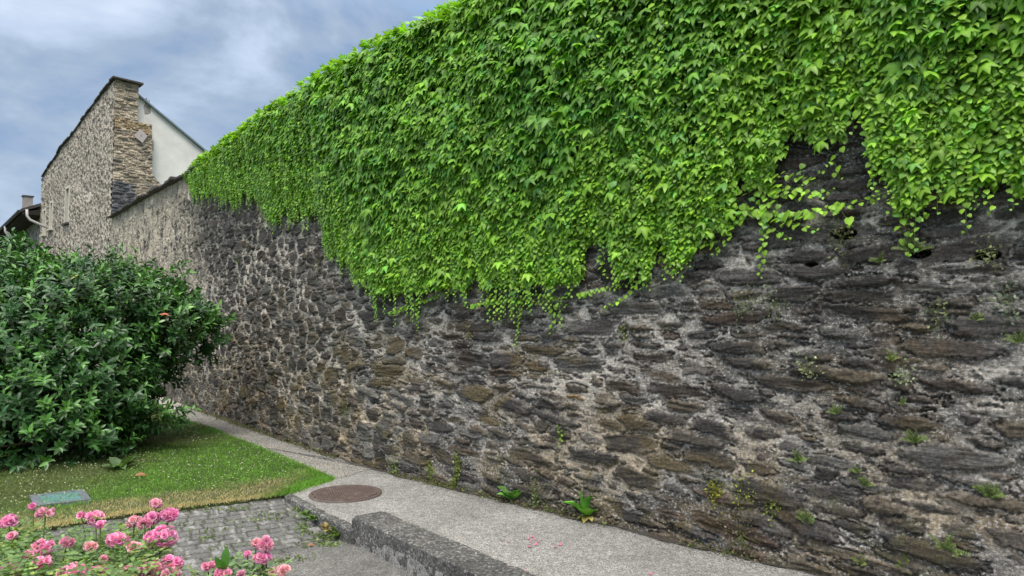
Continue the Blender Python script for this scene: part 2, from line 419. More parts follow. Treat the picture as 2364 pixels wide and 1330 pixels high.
stones = place_stones(0, UMAX, -0.1, 5.45, [(7000, st_big), (22000, st_mid), (32000, st_small), (20000, st_tiny)], 11)
ochres = [wpx(*p) for p in [(468, 705), (945, 945), (905, 992), (965, 988), (992, 1024), (830, 985), (1330, 912), (2140, 1050)]]
def stone_col(u, z, a, b, r):
    k = near(u)
    c = np.array([0.038, 0.036, 0.036]) * k + np.array([0.058, 0.053, 0.047]) * (1 - k)
    c = c * math.exp(r.normal(0, 0.28))
    q = r.random(); low = (1.0 - min(1, z / 2.6)) * (1.25 if 15 < u < 23.5 else .8)
    if q < 0.08 + 0.22 * low: c = c * 0.6 + np.array([0.075, 0.060, 0.038]) * r.uniform(.3, 1.0)
    elif q < 0.12 + 0.26 * low: c = c * 0.7 + np.array([0.060, 0.036, 0.024]) * r.uniform(.3, .9)
    elif q < 0.25 + 0.36 * low: c = c * 0.9 + np.array([0.05, 0.052, 0.05])
    for (ou, oz) in ochres:
        if abs(u - ou) < a * .8 and abs(z - oz) < b * 0.9 and a < 0.13: c = np.array([0.30, 0.19, 0.045]) * r.uniform(.7, 1.1)
    return c
def mortar_col(U, Z):
    k = sm(17.0, 22.0, U)[..., None]
    base = np.array([0.50, 0.465, 0.41]) * (1 - k) + np.array([0.30, 0.293, 0.28]) * k
    st = fbm(U * 0.55, Z * 0.7, 71, 4); st2 = fbm(U * 3.1, Z * 3.7, 75, 4)
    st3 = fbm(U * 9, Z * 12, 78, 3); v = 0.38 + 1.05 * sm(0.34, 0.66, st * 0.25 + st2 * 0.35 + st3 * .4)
    hi = sm(1.9, 2.9, Z + 1.0 * (st - .5)) * sm(19, 23, U)                      # darker mortar in the upper band by the ivy
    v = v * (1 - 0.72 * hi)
    dk = sm(11.5, 13.5, U) * (1 - sm(15.5, 18, U)) * sm(2.6, 3.4, Z)              # darker mortar high on the middle stretch, under the coping
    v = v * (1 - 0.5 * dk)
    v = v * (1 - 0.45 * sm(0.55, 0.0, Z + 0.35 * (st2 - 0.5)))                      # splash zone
    c = base * v[..., None]
    br = (sm(1.5, 0.3, Z) * sm(0.42, 0.6, st2))[..., None]
    return c * (1 - br) + c * np.array([1.02, 0.88, 0.68]) * br
yu = np.interp(np.arange(0, UMAX, .05), UARC, dense[:, 1])
us = [0.0]
while us[-1] < UMAX - 0.02:
    y = float(np.interp(us[-1], UARC, dense[:, 1])); us.append(us[-1] + max(0.0058, 0.00140 * y))
us = np.array(us); zs = np.r_[np.arange(-0.12, 3.4, 0.0078), np.arange(3.4, 5.46, .014)]
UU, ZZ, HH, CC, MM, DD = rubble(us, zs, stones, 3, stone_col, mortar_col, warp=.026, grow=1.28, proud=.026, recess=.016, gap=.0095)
# far upper part: pale lime render over the rubble
ren = sm(13.6, 10.8, UU + (fbm(UU * 1.2, ZZ * 1.2, 91, 4) - .5) * 3.5) * sm(1.2, 2.6, ZZ + (fbm(UU * 1.5, ZZ * 1.5, 95, 3) - .5) * 2)
ren = (ren * sm(.25, .5, fbm(UU * 4, ZZ * 4, 97, 4)) * 0.85)
rc = np.array([0.52, 0.465, 0.38]) * (0.55 + 0.9 * fbm(UU * 3, ZZ * 6, 99, 4))[..., None]
CC = CC * (1 - ren[..., None]) + rc * ren[..., None]; MM = np.maximum(MM, ren * 0.6); HH = HH * (1 - 0.5 * ren)
# dark vertical run-off streaks and general weathering tones (stains with shapes of their own)
stn = fbm(UU * 6.0, ZZ * 0.7, 103, 4); stw = sm(0.52, 0.68, stn) * sm(1.6, 3.2, ZZ) * 0.5
CC = CC * (1 - stw[..., None]) + CC * np.array([.38, .38, .40]) * stw[..., None]
bl = fbm(UU * 1.1, ZZ * 1.3, 107, 4)[..., None]; CC = CC * (0.72 + 0.55 * bl) * np.array([1.05, 1.0, .93])
mg = (sm(.58, .70, fbm(UU * 7, ZZ * 9, 111, 4)) * sm(1.2, 0.0, ZZ))[..., None]   # green-brown algae low down
CC = CC * (1 - mg * .6) + np.array([0.07, 0.068, 0.028]) * mg * .6
rs_ = (sm(.60, .70, fbm(UU * 2.6, ZZ * 4.5, 131, 4)) * sm(2.9, 1.6, ZZ) * sm(12, 17, UU))[..., None]            # rust seeping from the slate
CC = CC * (1 - rs_ * .42) + np.array([.058, .036, .020]) * rs_ * .42
oc_ = (sm(.57, .68, fbm(UU * 2.2, ZZ * 5.0, 137, 4)) * sm(2.2, 1.0, ZZ) * sm(13, 16, UU) * (1 - .5 * sm(23, 25, UU)))[..., None]
CC = CC * (1 - oc_ * .6) + np.array([.125, .092, .034]) * oc_ * .6
# deep putlog holes
for (px, py, r_) in [(1945, 540, .075), (2278, 590, .06), (2120, 585, .06), (1870, 610, .035), (2060, 868, .03)]:
    hu, hz = wpx(px, py); q = ((UU - hu) / r_) ** 2 + ((ZZ - hz) / (r_ * .45)) ** 2
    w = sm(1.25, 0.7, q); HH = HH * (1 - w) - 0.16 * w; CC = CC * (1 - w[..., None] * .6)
lean = 0.012 * np.clip(1.0 - ZZ, 0, 1) + 0.04 * (fbm(UU * .8, ZZ * .8, 120, 2) - .5)
Pw = wall3(UU.ravel(), ZZ.ravel(), (HH + lean).ravel()).reshape(UU.shape + (3,))
keep = (ZZ <= ztop(UU) + 0.012); keep = keep[:-1, :-1] & keep[1:, 1:]
wall = empty('retaining_wall', (*WP(np.array(13.0)), 0))
tag(wall, 'long old wall of dark slate rubble and pale mortar carrying the ivy', 'wall')
grid_obj('rubble_face', Pw, UU, ZZ, CC, MM, M['wall'], wall, keep)
print('stones', len(stones), 'grid', UU.shape)
# back, top and ends of the wall
b = MB(); uu = np.linspace(0, UMAX - .03, 60)
F0 = wall3(uu, -0.3, -0.05); F1 = wall3(uu, ztop(uu) - 0.004, -0.05); B0 = wall3(uu, -0.3, -0.62); B1 = wall3(uu, ztop(uu) - .004, -0.62)
n = len(uu); V = np.concatenate([F0, F1, B0, B1])
F = []
for i in range(n - 1): F += [(n + i, n + i + 1, 3 * n + i + 1, 3 * n + i), (2 * n + i, 2 * n + i + 1, 3 * n + i + 1, 3 * n + i)]
F += [(0, n, 3 * n, 2 * n), (n - 1, 2 * n - 1, 4 * n - 1, 3 * n - 1)]
b.add(V, F).build('wall_core', plain('core_stone', (0.10, 0.095, 0.09), 0.9, 0.4, 4, .02, 20), wall)
# slate coping slabs, one by one
u = 0.25; k = 0; cl = []
while u < UMAX - 0.5 and k < 98:
    L = random.uniform(0.32, 0.62) if u < 15 else random.uniform(0.30, .45)
    th = random.uniform(.04, .075); ov = random.uniform(.10, .19); q = [u, u + L - .012]
    a0 = wall3(np.array(q), ztop(np.array(q)) + .004 + random.uniform(0, .012), ov); a1 = wall3(np.array(q[::-1]), ztop(np.array(q[::-1])) + .035, -.70)
    base = np.concatenate([a0, a1]); base[1, :2] += WN(np.array(u)) * random.uniform(-.03, .03)
    s = MB().hexa(base, base + np.array([0, 0, th])); s.build('coping_slab', M['slate'], wall, bevel=.01); u += L; k += 1

# ------------------------------------------------------------------ ground surfaces
LOW = -0.13
m, t, p, o = newmat('asphalt_chippings')
tcd = N(t, 'ShaderNodeTexCoord')
v1 = N(t, 'ShaderNodeTexVoronoi'); v1.inputs['Scale'].default_value = 140; t.links.new(tcd.outputs['Object'], v1.inputs['Vector'])
sepc = N(t, 'ShaderNodeSeparateColor'); t.links.new(v1.outputs['Color'], sepc.inputs[0])
r1 = ramp(t, sepc.outputs[0], [(0.0, (.15, .145, .137)), (0.35, (.235, .229, .216)), (0.7, (.345, .337, .318)), (1.0, (.56, .55, .52))])
nb = noise_node(t, 1.3, 5, .6, tcd.outputs['Object']); rb = ramp(t, nb.outputs['Fac'], [(0.3, (.74, .73, .72)), (0.7, (1.15, 1.14, 1.12))])
nf = noise_node(t, 14, 6, .7, tcd.outputs['Object']); rf = ramp(t, nf.outputs['Fac'], [(0.32, (.72,) * 3), (0.68, (1.22,) * 3)])
c = mix(t, mix(t, r1.outputs[0], rb.outputs[0], 1, 'MULTIPLY'), rf.outputs[0], 1, 'MULTIPLY')
t.links.new(c, p.inputs['Base Color']); p.inputs['Roughness'].default_value = .85
bump(t, p, v1.outputs['Distance'], .006, .8); M['asphalt'] = m
def asphalt_variant(name, gain):
    m2 = M['asphalt'].copy(); m2.name = name
    for n_ in m2.node_tree.nodes:
        if n_.type == 'VALTORGB' and n_.color_ramp.elements[0].position == 0.0:
            for el in n_.color_ramp.elements: el.color = (el.color[0] * gain[0], el.color[1] * gain[1], el.color[2] * gain[2], 1)
    return m2
M['gravel'] = asphalt_variant('pale_gravel', (1.30, 1.24, 1.13))
M['lowasphalt'] = asphalt_variant('worn_asphalt', (.55, .55, .55))
M['soil'] = plain('soil', (.055, .048, .036), .95, .45, 7, .02, 45)
M['lawn_soil'] = plain('turf_soil', (.055, .075, .022), .95, .4, 5, .015, 60)

def poly_sheet(name, pts, mat, z=None, th=None, kind='structure'):
    pts = [np.array(q, float) for q in pts]
    if z is not None: pts = [np.array([q[0], q[1], z]) for q in pts]
    b = MB()
    if th: b.prism([q - np.array([0, 0, th]) for q in pts], (0, 0, th))
    else: b.add(pts, [tuple(range(len(pts)))])
    o = b.build(name, mat); tag(o, kind=kind); return o
def bez(P, n=10):
    P = np.array(P, float); P = np.concatenate([[2 * P[0] - P[1]], P, [2 * P[-1] - P[-2]]]); R = []
    for i in range(1, len(P) - 2):
        for tt in np.linspace(0, 1, n, endpoint=False):
            p0, p1, p2, p3 = P[i - 1], P[i], P[i + 1], P[i + 2]
            R.append(0.5 * (2 * p1 + (-p0 + p2) * tt + (2 * p0 - 5 * p1 + 4 * p2 - p3) * tt ** 2 + (-p0 + 3 * p1 - 3 * p2 + p3) * tt ** 3))
    R.append(P[-2]); return R
# the one big ground
gs = MB().add([(-400, -300, LOW - .05), (400, -300, LOW - .05), (400, 600, LOW - .05), (-400, 600, LOW - .05)], [(0, 1, 2, 3)]).build('ground', plain('rough_ground', (.06, .075, .03), .95, .35, .4, .03, 5)); tag(gs, kind='structure')
# lawn / path edge
edge = [gp(350, 940), gp(405, 966), gp(470, 986), gp(520, 1006), gp(600, 1037), gp(700, 1080), gp(746, 1102), gp(752, 1109)]
far_e = [gp(350, 930) + np.array([-.62, .80, 0]) * s for s in (14, 6, 2)]
inner = [gp(752, 1107), gp(735, 1115), gp(690, 1128), gp(655, 1140), gp(560, 1153), gp(400, 1172), gp(250, 1192), gp(110, 1215), gp(0, 1232), gp(-200, 1262), gp(-900, 1350)]
edge_s = bez(far_e + edge, 8); inner_s = bez(inner, 6)
lawn_outline = [q[:2] for q in edge_s] + [q[:2] for q in inner_s[1:]] + [np.array([-16, 3.5]), np.array([-24, 16]), np.array([-26, 30])]
# lawn base as a tessellated sheet
def inside(poly, X, Y):
    poly = np.array(poly); r = np.zeros(X.shape, bool); j = len(poly) - 1
    for i in range(len(poly)):
        xi, yi = poly[i]; xj, yj = poly[j]
        c = ((yi > Y) != (yj > Y)) & (X < (xj - xi) * (Y - yi) / (yj - yi + 1e-12) + xi); r ^= c; j = i
    return r
poly_sheet('lawn', [(*q, 0) for q in lawn_outline], M['lawn_soil'], z=0.006, th=.15)
# path: from the lawn edge / kerb to behind the wall face, on the upper level
kn0, kf0 = gp(813, 1193, .094), gp(877, 1176, .094); kn1 = gp(1107, 1330, .094)
kd = kn1 - kn0; kd[2] = 0; kd /= np.linalg.norm(kd); kw = np.array([-kd[1], kd[0], 0]); kw = kw if kw[0] > 0 else -kw; KW = abs((kf0 - kn0) @ kw)
strip0, strip1 = gp(657, 1146, .0), gp(812, 1226, .0)
kend = kn0 + kd * 3.4
uw = np.linspace(UMAX - .1, 0.2, 40)
wallside = [np.array([*q[:2], 0]) for q in wall3(uw, 0., -0.03)]
far_path = [q for q in edge_s]
path_pts = [np.array([*kn0[:2], 0]) - kw * 0 , np.array([*kend[:2], 0]), np.array([*(kend + kd * 2.5)[:2], 0])] + wallside + far_path[:] + inner_s[1:17] + [strip0 + (strip1 - strip0) * .02]
path_pts = [np.array([q[0], q[1], 0]) for q in path_pts] 
i0 = len(path_pts)
path_pts += [strip0 + (strip1 - strip0) * s for s in (.3, .6, 1.0)]
poly_sheet('path', path_pts, M['asphalt'], z=0, th=.15)
# pale loose gravel where the path runs off beside the lawn
gv = [q + np.array([0, 0, 0]) for q in edge_s]
gedge = bez([gp(752, 1108), gp(800, 1100), gp(850, 1085), gp(905, 1082), gp(935, 1092)], 5)
ug = np.linspace(wpx(935, 1098)[0], 0.2, 30)
gpoly = [np.array([q[0], q[1], 0]) for q in edge_s] + gedge[1:] + [np.array([*q[:2], 0]) for q in wall3(ug, 0., -.02)]
poly_sheet('gravel_path', gpoly, M['gravel'], z=.004)
# loose pebbles on it and along its edge
def rand_in(poly, n, bb=None):
    P = np.array(poly); lo, hi = (P.min(0), P.max(0)) if bb is None else bb; out = []
    k = 0
    while k < n:
        X = rng.uniform(lo[0], hi[0], n * 2); Y = rng.uniform(lo[1], hi[1], n * 2); s = inside(poly, X, Y); out.append(np.stack([X[s], Y[s]], 1)); k += s.sum()
        if s.sum() == 0: break
    return np.concatenate(out)[:n]
octa = ([(1, 0, 0), (0, 1, 0), (-1, 0, 0), (0, -1, 0), (0, 0, .6), (0, 0, -.6)], [(0, 1, 4), (1, 2, 4), (2, 3, 4), (3, 0, 4), (1, 0, 5), (2, 1, 5), (3, 2, 5), (0, 3, 5)])
def rand_basis(n):
    a = rng.uniform(0, 2 * math.pi, n); B = np.zeros((n, 3, 3)); B[:, 0, 0] = np.cos(a); B[:, 1, 0] = np.sin(a); B[:, 0, 1] = -np.sin(a); B[:, 1, 1] = np.cos(a); B[:, 2, 2] = 1
    return B
gp2 = [q[:2] for q in gpoly]
pb = rand_in(gp2, 26000, (np.array([-6.5, 6.5]), np.array([-.8, 15.]))); 
ap = rand_in([q[:2] for q in path_pts], 9000, (np.array([-1.6, 3.4]), np.array([3.4, 7.6])))
# grit gathers against the wall foot
ua = rng.uniform(12, UMAX - 1, 12000); oa = np.abs(rng.normal(0, .10, 12000)) + .01; wa = wall3(ua, 0, oa)[:, :2]
P2 = np.concatenate([pb, ap, wa]); n = len(P2)
S = rng.uniform(.003, .0085, (n, 1)) * np.array([1, .8, .7]); S[len(pb):len(pb) + len(ap)] *= .75; S[len(pb):] *= .8
g = rng.uniform(.12, .48, n) ** 1.2; Cg = np.stack([g, g * .97, g * .91], 1)
Cg[len(pb) + len(ap):] *= .75
peb = instances('loose_gravel', octa, np.c_[P2, np.full(n, .006)], rand_basis(n), S, Cg, leaf_mat('pebble', .9, 0.0, vary=.1), smooth=False, origin=(0, 0, 0)); tag(peb, kind='stuff')

# kerb block: weathered concrete with a chipped, grainy surface
def rough_block(name, A, dirv, width, L, z0, z1, mat, wv, res=.012, amp=.004, rnd=.009, seed=0, zfun=None):
    """a long block with rounded, worn arrises; profile swept along dirv"""
    prof = []
    w, h = width, z1 - z0
    def seg_(a, b_):
        nn = max(2, int(np.hypot(b_[0] - a[0], b_[1] - a[1]) / res)); return [(a[0] + (b_[0] - a[0]) * i / nn, a[1] + (b_[1] - a[1]) * i / nn) for i in range(nn)]
    c = rnd
    prof = seg_((0, 0), (0, h - c)) + seg_((0, h - c), (c * .3, h - c * .3)) + seg_((c * .3, h - c * .3), (c, h)) + seg_((c, h), (w - c, h)) + seg_((w - c, h), (w - c * .3, h - c * .3)) + seg_((w - c * .3, h - c * .3), (w, h - c)) + seg_((w, h - c), (w, 0)) + [(w, 0)]
    prof = np.array(prof); npf = len(prof); ns = int(L / res) + 1
    s = np.linspace(0, L, ns); SS, PI_ = np.meshgrid(s, np.arange(npf), indexing='ij')
    PX = prof[PI_, 0]; PZ = prof[PI_, 1]
    arc = PI_ * res
    d = (fbm(SS * 25, arc * 25, seed, 4) - .5) * amp * 2 + (fbm(SS * 5, arc * 5, seed + 3, 3) - .5) * amp * 2
    cx, cz = w / 2, h / 2
    nx = np.sign(PX - cx) * (np.abs(PX - cx) > w / 2 - c * 1.01); nz_ = (PZ > h - c * 1.01).astype(float)
    chip = sm(.55, .75, fbm(SS * 14, arc * 3, seed + 8, 3)) * ((np.abs(PX - cx) > w / 2 - c * 1.4) & (PZ > h - c * 1.4)) * .012
    PX = PX + nx * (d - chip); PZ = PZ + nz_ * (d - chip)
    A = np.array(A, float); Pn = A[:2][None, None] + SS[..., None] * dirv[:2] + PX[..., None] * wv[:2]
    Z = z0 + PZ
    V = np.concatenate([Pn, Z[..., None]], -1)
    idx = np.arange(ns * npf).reshape(ns, npf); q = np.stack([idx[:-1, :-1], idx[1:, :-1], idx[1:, 1:], idx[:-1, 1:]], -1).reshape(-1, 4)
    loops = list(q.ravel()) + list(idx[0]) + list(idx[-1][::-1]); tot = [4] * len(q) + [npf, npf]; st = np.concatenate([[0], np.cumsum(tot)[:-1]])
    return raw_mesh(name, V.reshape(-1, 3), loops, st, tot, mat, smooth=True, origin=(A[0], A[1], z0))
m, t, p, o = newmat('old_concrete'); tcd = N(t, 'ShaderNodeTexCoord')
v1 = N(t, 'ShaderNodeTexVoronoi'); v1.inputs['Scale'].default_value = 75; t.links.new(tcd.outputs['Object'], v1.inputs['Vector'])
sepc = N(t, 'ShaderNodeSeparateColor'); t.links.new(v1.outputs['Color'], sepc.inputs[0])
r1 = ramp(t, sepc.outputs[0], [(0, (.045, .044, .041)), (.5, (.085, .083, .078)), (.85, (.14, .137, .128)), (1, (.30, .295, .28))])
ns_ = noise_node(t, 3.5, 7, .7, tcd.outputs['Object'], (1, 1, .5)); rs = ramp(t, ns_.outputs['Fac'], [(.32, (.55,) * 3), (.52, (1.05,) * 3), (.68, (1.7, 1.68, 1.62))])
c = mix(t, r1.outputs[0], rs.outputs[0], 1, 'MULTIPLY'); t.links.new(c, p.inputs['Base Color']); p.inputs['Roughness'].default_value = .9
gg = noise_node(t, 60, 6, .75, tcd.outputs['Object']); bump(t, p, gg.outputs['Fac'], .012, .9); M['concrete'] = m
kb = rough_block('kerb_block', kn0, kd, KW, 3.4, LOW - .05, .094, M['concrete'], kw, seed=5)
tag(kb, 'long raised block of weathered grey concrete edging the path', 'kerb')
# low edging strip from the lawn corner down to the block
sdv = strip1 - strip0; sL = np.linalg.norm(sdv); sdv /= sL; swv = np.array([-sdv[1], sdv[0], 0]); swv = swv if swv[0] > 0 else -swv
ks = rough_block('edging_kerb', strip0 - swv * .004, sdv, .09, sL, LOW - .05, .008, M['concrete'], swv, res=.02, amp=.003, rnd=.012, seed=9)
tag(ks, 'low flush concrete edging running from the lawn corner to the raised block', 'kerb')

# old stone setts on the lower level: a real relief of joints
m, t, p, o = newmat('worn_setts'); a = N(t, 'ShaderNodeAttribute', attribute_name='tint'); tcd = N(t, 'ShaderNodeTexCoord')
g1 = noise_node(t, 70, 6, .75, tcd.outputs['Object']); rg = ramp(t, g1.outputs['Fac'], [(.32, (.5,) * 3), (.5, (1,) * 3), (.68, (1.8,) * 3)])
c = mix(t, a.outputs['Color'], rg.outputs[0], 1, 'MULTIPLY'); t.links.new(c, p.inputs['Base Color']); p.inputs['Roughness'].default_value = .85
bump(t, p, g1.outputs['Fac'], .008, .9); M['setts'] = m
e1 = gp(650, 1150, -.03)[:2]; e0 = gp(130, 1218, -.03)[:2]; ex = (e1 - e0) / np.linalg.norm(e1 - e0); ey = np.array([ex[1], -ex[0]])   # ey towards the camera
xs = np.arange(-1.6, 2.9, .0115); ys = np.arange(-.06, 2.2, .0115); XX, YY = np.meshgrid(xs, ys)
wx = XX + (fbm(XX * 3, YY * 3, 201, 3) - .5) * .06; wy = YY + (fbm(XX * 3, YY * 3, 207, 3) - .5) * .06
rowh = .105; row = np.floor(wy / rowh); cl = .17
cx = wx / cl + _h(row, row * 0, 5) * 1.0; ci = np.floor(cx)
fx = np.minimum(cx - ci, 1 - (cx - ci)) * cl; fy = np.minimum(wy / rowh - row, 1 - (wy / rowh - row)) * rowh
dj = np.minimum(fx, fy) + (fbm(XX * 50, YY * 50, 211, 2) - .5) * .008
top = sm(.002, .016, dj)
hv = _h(ci, row, 17)
Hs = top * .009 + (hv - .5) * .005 * top + (fbm(XX * 20, YY * 20, 214, 3) - .5) * .006
wd = gp(0, 0, 0)
Wx = e0[0] + XX * ex[0] + YY * ey[0]; Wy = e0[1] + XX * ex[1] + YY * ey[1]
Zs = -.028 - .082 * sm(0, 1.1, YY) + Hs - .016
tone = (.112 + .022 * hv) * (0.75 + .6 * fbm(XX * 2.2, YY * 2.2, 219, 3)); Cs = np.stack([tone, tone * .99, tone * .96], -1)
jc = np.array([.050, .048, .034]); Cs = Cs * top[..., None] + jc * (1 - top[..., None])
Cs = Cs * (1 + .8 * (fbm(XX * 26, YY * 9, 223, 3) > .62))[..., None]
stripL = [strip0[:2] + swv[:2] * .02, strip1[:2] + swv[:2] * .02, kn0[:2] + kw[:2] * .05 + kd[:2] * .0, kn0[:2] + kw[:2] * .05 + kd[:2] * 4]
regn = [e0 + ex * (-1.55) - ey * .02, e1 - ey * .06] + stripL + [e0 + ey * 2.5 + ex * 3.5, e0 + ey * 2.5 - ex * 2]
kp = inside(regn, Wx, Wy); kp = kp[:-1, :-1]
st_o = grid_obj('paved_area', np.stack([Wx, Wy, Zs], -1), XX, YY, Cs, np.zeros_like(XX), M['setts'], None, kp, origin=(0, 0, 0)); tag(st_o, kind='structure')
# worn asphalt patch in the foreground, over the setts
ap_ = [gp(815, 1256, LOW), gp(760, 1262, LOW), gp(700, 1275, LOW), gp(640, 1288, LOW), gp(560, 1300, LOW), gp(430, 1330, LOW), gp(300, 1420, LOW), gp(200, 1700, LOW)]
lw = bez(ap_, 5); lw += [np.array([1.6, 1.0, 0]), np.array([*(kend + kw * .1)[:2], 0]), np.array([*(kn0 + kw * .05)[:2], 0])]
poly_sheet('lower_pavement', [np.array([q[0], q[1], 0]) for q in lw], M['lowasphalt'], z=-.108, th=.05)
# planting bed under the roses and behind the camera
poly_sheet('flower_bed', [(-6, 1.2, 0), (-.9, 1.2, 0), (-.75, 2.9, 0), (-1.35, 3.55, 0), (-2.6, 3.7, 0), (-6, 3.6, 0)], M['soil'], z=-.05, th=.08)
# damp soil and moss along the foot of the wall
usl = np.linspace(12.5, UMAX - .3, 700); w_ = .02 + .13 * fbm(usl * 3.0, usl * 0, 301, 5) ** 1.5 * sm(14, 20, usl)
A_ = wall3(usl, .008, -.02); B_ = wall3(usl, .008, w_); V = np.concatenate([A_, B_]); nn_ = len(usl)
so = MB().add(V, [(i, i + 1, nn_ + i + 1, nn_ + i) for i in range(nn_ - 1)]).build('soil_strip', M['soil']); tag(so, kind='structure')
# ------------------------------------------------------------------ leaf templates (tip along +Y, face along +Z)
def mirror(V, F, midcount):
    """V: first `midcount` verts on the axis, the rest on the right; mirror them"""
    V = [tuple(v) for v in V]; n = len(V); r = V[midcount:]; L = [(-x, y, z) for x, y, z in r]
    mp_ = {i: i for i in range(midcount)}
    for k, i in enumerate(range(midcount, n)): mp_[i] = n + k
    return V + L, F + [tuple(mp_[i] for i in f[::-1]) for f in F]
IVY = mirror([(0, 0, 0), (0, .42, .03), (0, .74, .0), (0, 1.10, -.16), (.18, -.13, -.04), (.44, .02, -.08), (.70, .72, -.24), (.24, .47, -.045), (.15, .78, -.06), (.34, .26, .02)],
             [(0, 4, 5, 9), (0, 9, 1), (9, 5, 6), (9, 6, 7), (1, 9, 7), (1, 7, 8, 2), (2, 8, 3)], 4)
IVY_TV = [1.25, 1.22, 1.15, .95, .9, .88, .95, .86, .88, 1.16] + [.9, .88, .95, .86, .88, 1.16]
HEART = mirror([(0, 0, 0), (0, .5, .04), (0, 1, -.16), (.24, -.12, -.02), (.48, .12, -.07), (.40, .52, -.07)], [(0, 3, 4, 1), (1, 4, 5), (1, 5, 2)], 3)
LAUREL = mirror([(0, 0, 0), (0, .3, -.02), (0, .65, -.02), (0, 1, -.12), (.13, .18, .03), (.19, .45, .05), (.14, .75, .01)], [(0, 4, 5, 1), (1, 5, 6, 2), (2, 6, 3)], 4)
OVAL = ([(0, 0, 0), (.28, .3, .03), (.24, .75, 0), (0, 1, -.06), (-.24, .75, 0), (-.28, .3, .03), (0, .5, -.03)], [(0, 1, 6), (1, 2, 6), (2, 3, 6), (3, 4, 6), (4, 5, 6), (5, 0, 6)])
BLADE = ([(-.5, 0, 0), (.5, 0, 0), (.36, .55, .0), (-.36, .55, 0), (0, 1, 0)], [(0, 1, 2, 3), (3, 2, 4)])

# ------------------------------------------------------------------ the climbing vine
low_px = [(425, 408), (445, 450), (500, 440), (540, 475), (570, 452), (600, 470), (640, 505), (665, 490), (700, 498), (738, 478), (750, 520), (752, 575), (775, 590), (800, 600), (830, 650), (850, 660), (872, 700), (905, 705), (925, 690), (955, 708),
          (1000, 690), (1030, 655), (1075, 668), (1095, 640), (1120, 690), (1180, 705), (1235, 690), (1280, 715), (1335, 705), (1350, 580), (1400, 590), (1440, 650), (1500, 640), (1520, 600), (1600, 580), (1660, 565), (1690, 480), (1702, 425), (1730, 415), (1765, 440),
          (1800, 335), (1835, 320), (1862, 350), (1885, 340), (1915, 338), (1932, 298), (2004, 296), (2014, 400), (2060, 440), (2085, 440), (2105, 470), (2150, 445), (2185, 430), (2240, 452), (2285, 395), (2320, 425), (2364, 445), (2450, 470), (2600, 450)]
lw_ = np.array([wpx(*q, .06) for q in low_px]); LU, LZ = lw_[:, 0], lw_[:, 1]
VU0 = LU[0]; VU1 = UMAX - .6
def zlow(u): return np.interp(u, LU, LZ) + .05 + (fbm(u * 5, u * 0, 401, 3) - .5) * .22 + (fbm(u * 15, u * 0, 405, 2) - .38) * .28
def vthick(u, z):
    h = np.clip((z - zlow(u)) / 1.5, 0, 1)
    return (.05 + .17 * h + .16 * h * (fbm(u * 1.5, z * 1.5, 411, 3) - .35) + .10 * h * (fbm(u * 4.5, z * 4.0, 415, 2) - .5)) * sm(VU0 - .2, VU0 + 1.5, u)
def leaf_size(u, z):
    h = np.clip(z - zlow(u), 0, 3); k = sm(.15, 1.5, h + (fbm(u * .9, z * .9, 421, 2) - .5) * 1.2)
    return (.042 + .056 * k) * (1 - .16 * sm(21.3, 24.3, u))
def ivy_batch(u, z, off, size, rr, young):
    n = len(u); P = wall3(u, z, off)
    nw = np.concatenate([WN(u), np.zeros((n, 1))], 1); tw = np.concatenate([WT(u), np.zeros((n, 1))], 1); up = np.array([0, 0, 1.])
    tilt = np.radians(rr.normal(40, 15, n))                       # how far the blade lifts away from hanging flat
    yaw = rr.normal(0, .45, n); roll = rr.normal(0, .38, n)
    tip = -up[None] * np.cos(tilt)[:, None] + nw * np.sin(tilt)[:, None] * .8 + tw * yaw[:, None]
    nor = nw * np.cos(tilt)[:, None] + up[None] * (np.sin(tilt) * 1.0 + .12)[:, None] + tw * roll[:, None]
    return P, basis(tip, nor)
def leaf_cols(n, rr, young, yel=None):
    """young: 0 = mature deep green, 1 = fresh yellow-green"""
    a = np.array([.088, .250, .028]); b_ = np.array([.265, .470, .038])
    k = np.clip(young + rr.normal(0, .13, n), 0, 1.2)[:, None]; c = a * (1 - k) + b_ * k
    c = c * np.exp(rr.normal(0, .20, (n, 1)))
    bl = rr.random(n) < .10; c[bl] = c[bl] * np.array([.75, .95, 1.6])
    return np.clip(c, .003, .8)
rr = np.random.default_rng(21)
def sample_uv(n, dens):
    U = rr.uniform(VU0 - .15, VU1, n * 3); Z = rr.uniform(2.0, 4.95, n * 3)
    ok = (Z > zlow(U) - .02 + rr.normal(0, .03, len(U))) & (Z < ztop(U) + .10)
    U, Z = U[ok], Z[ok]; w = dens(U, Z); k = rr.random(len(U)) < w; return U[k][:n], Z[k][:n]
def dens(U, Z):
    s = leaf_size(U, Z); d = (.043 / s) ** 1.5; d = d * (.55 + .7 * sm(.3, .5, fbm(U * 3.2, Z * 3.2, 431, 3)))
    return np.clip(d, 0, 1) * np.where(U > 23.5, 1.0, 1.0)
vine = empty('climbing_vine', (*WP(np.array(20.0)), 0))
tag(vine, 'lush green lobed-leaf ivy spilling over the top half of the dark stone wall', 'ivy')
U, Z = sample_uv(110000, dens)
n = len(U); h = np.clip(Z - zlow(U), 0, 3)
T = vthick(U, Z); lay = rr.random(n) ** .55; off = .02 + T * lay
size = leaf_size(U, Z) * np.exp(rr.normal(0, .26, n)) 
sel = rr.random(n) < .035 * sm(18, 23, U); size[sel] *= 1.6; off[sel] += .03
young = np.clip(.34 + .42 * sm(1.3, .1, h + (fbm(U * 1.3, Z * 1.3, 441, 3) - .5) * 1.2) + .5 * (fbm(U * 2.1, Z * 2.1, 445, 3) - .5) + .18 * sm(4.3, 4.8, Z), 0, 1)
small = size < .046
P, B = ivy_batch(U, Z, off, size, rr, young); C = leaf_cols(n, rr, young)
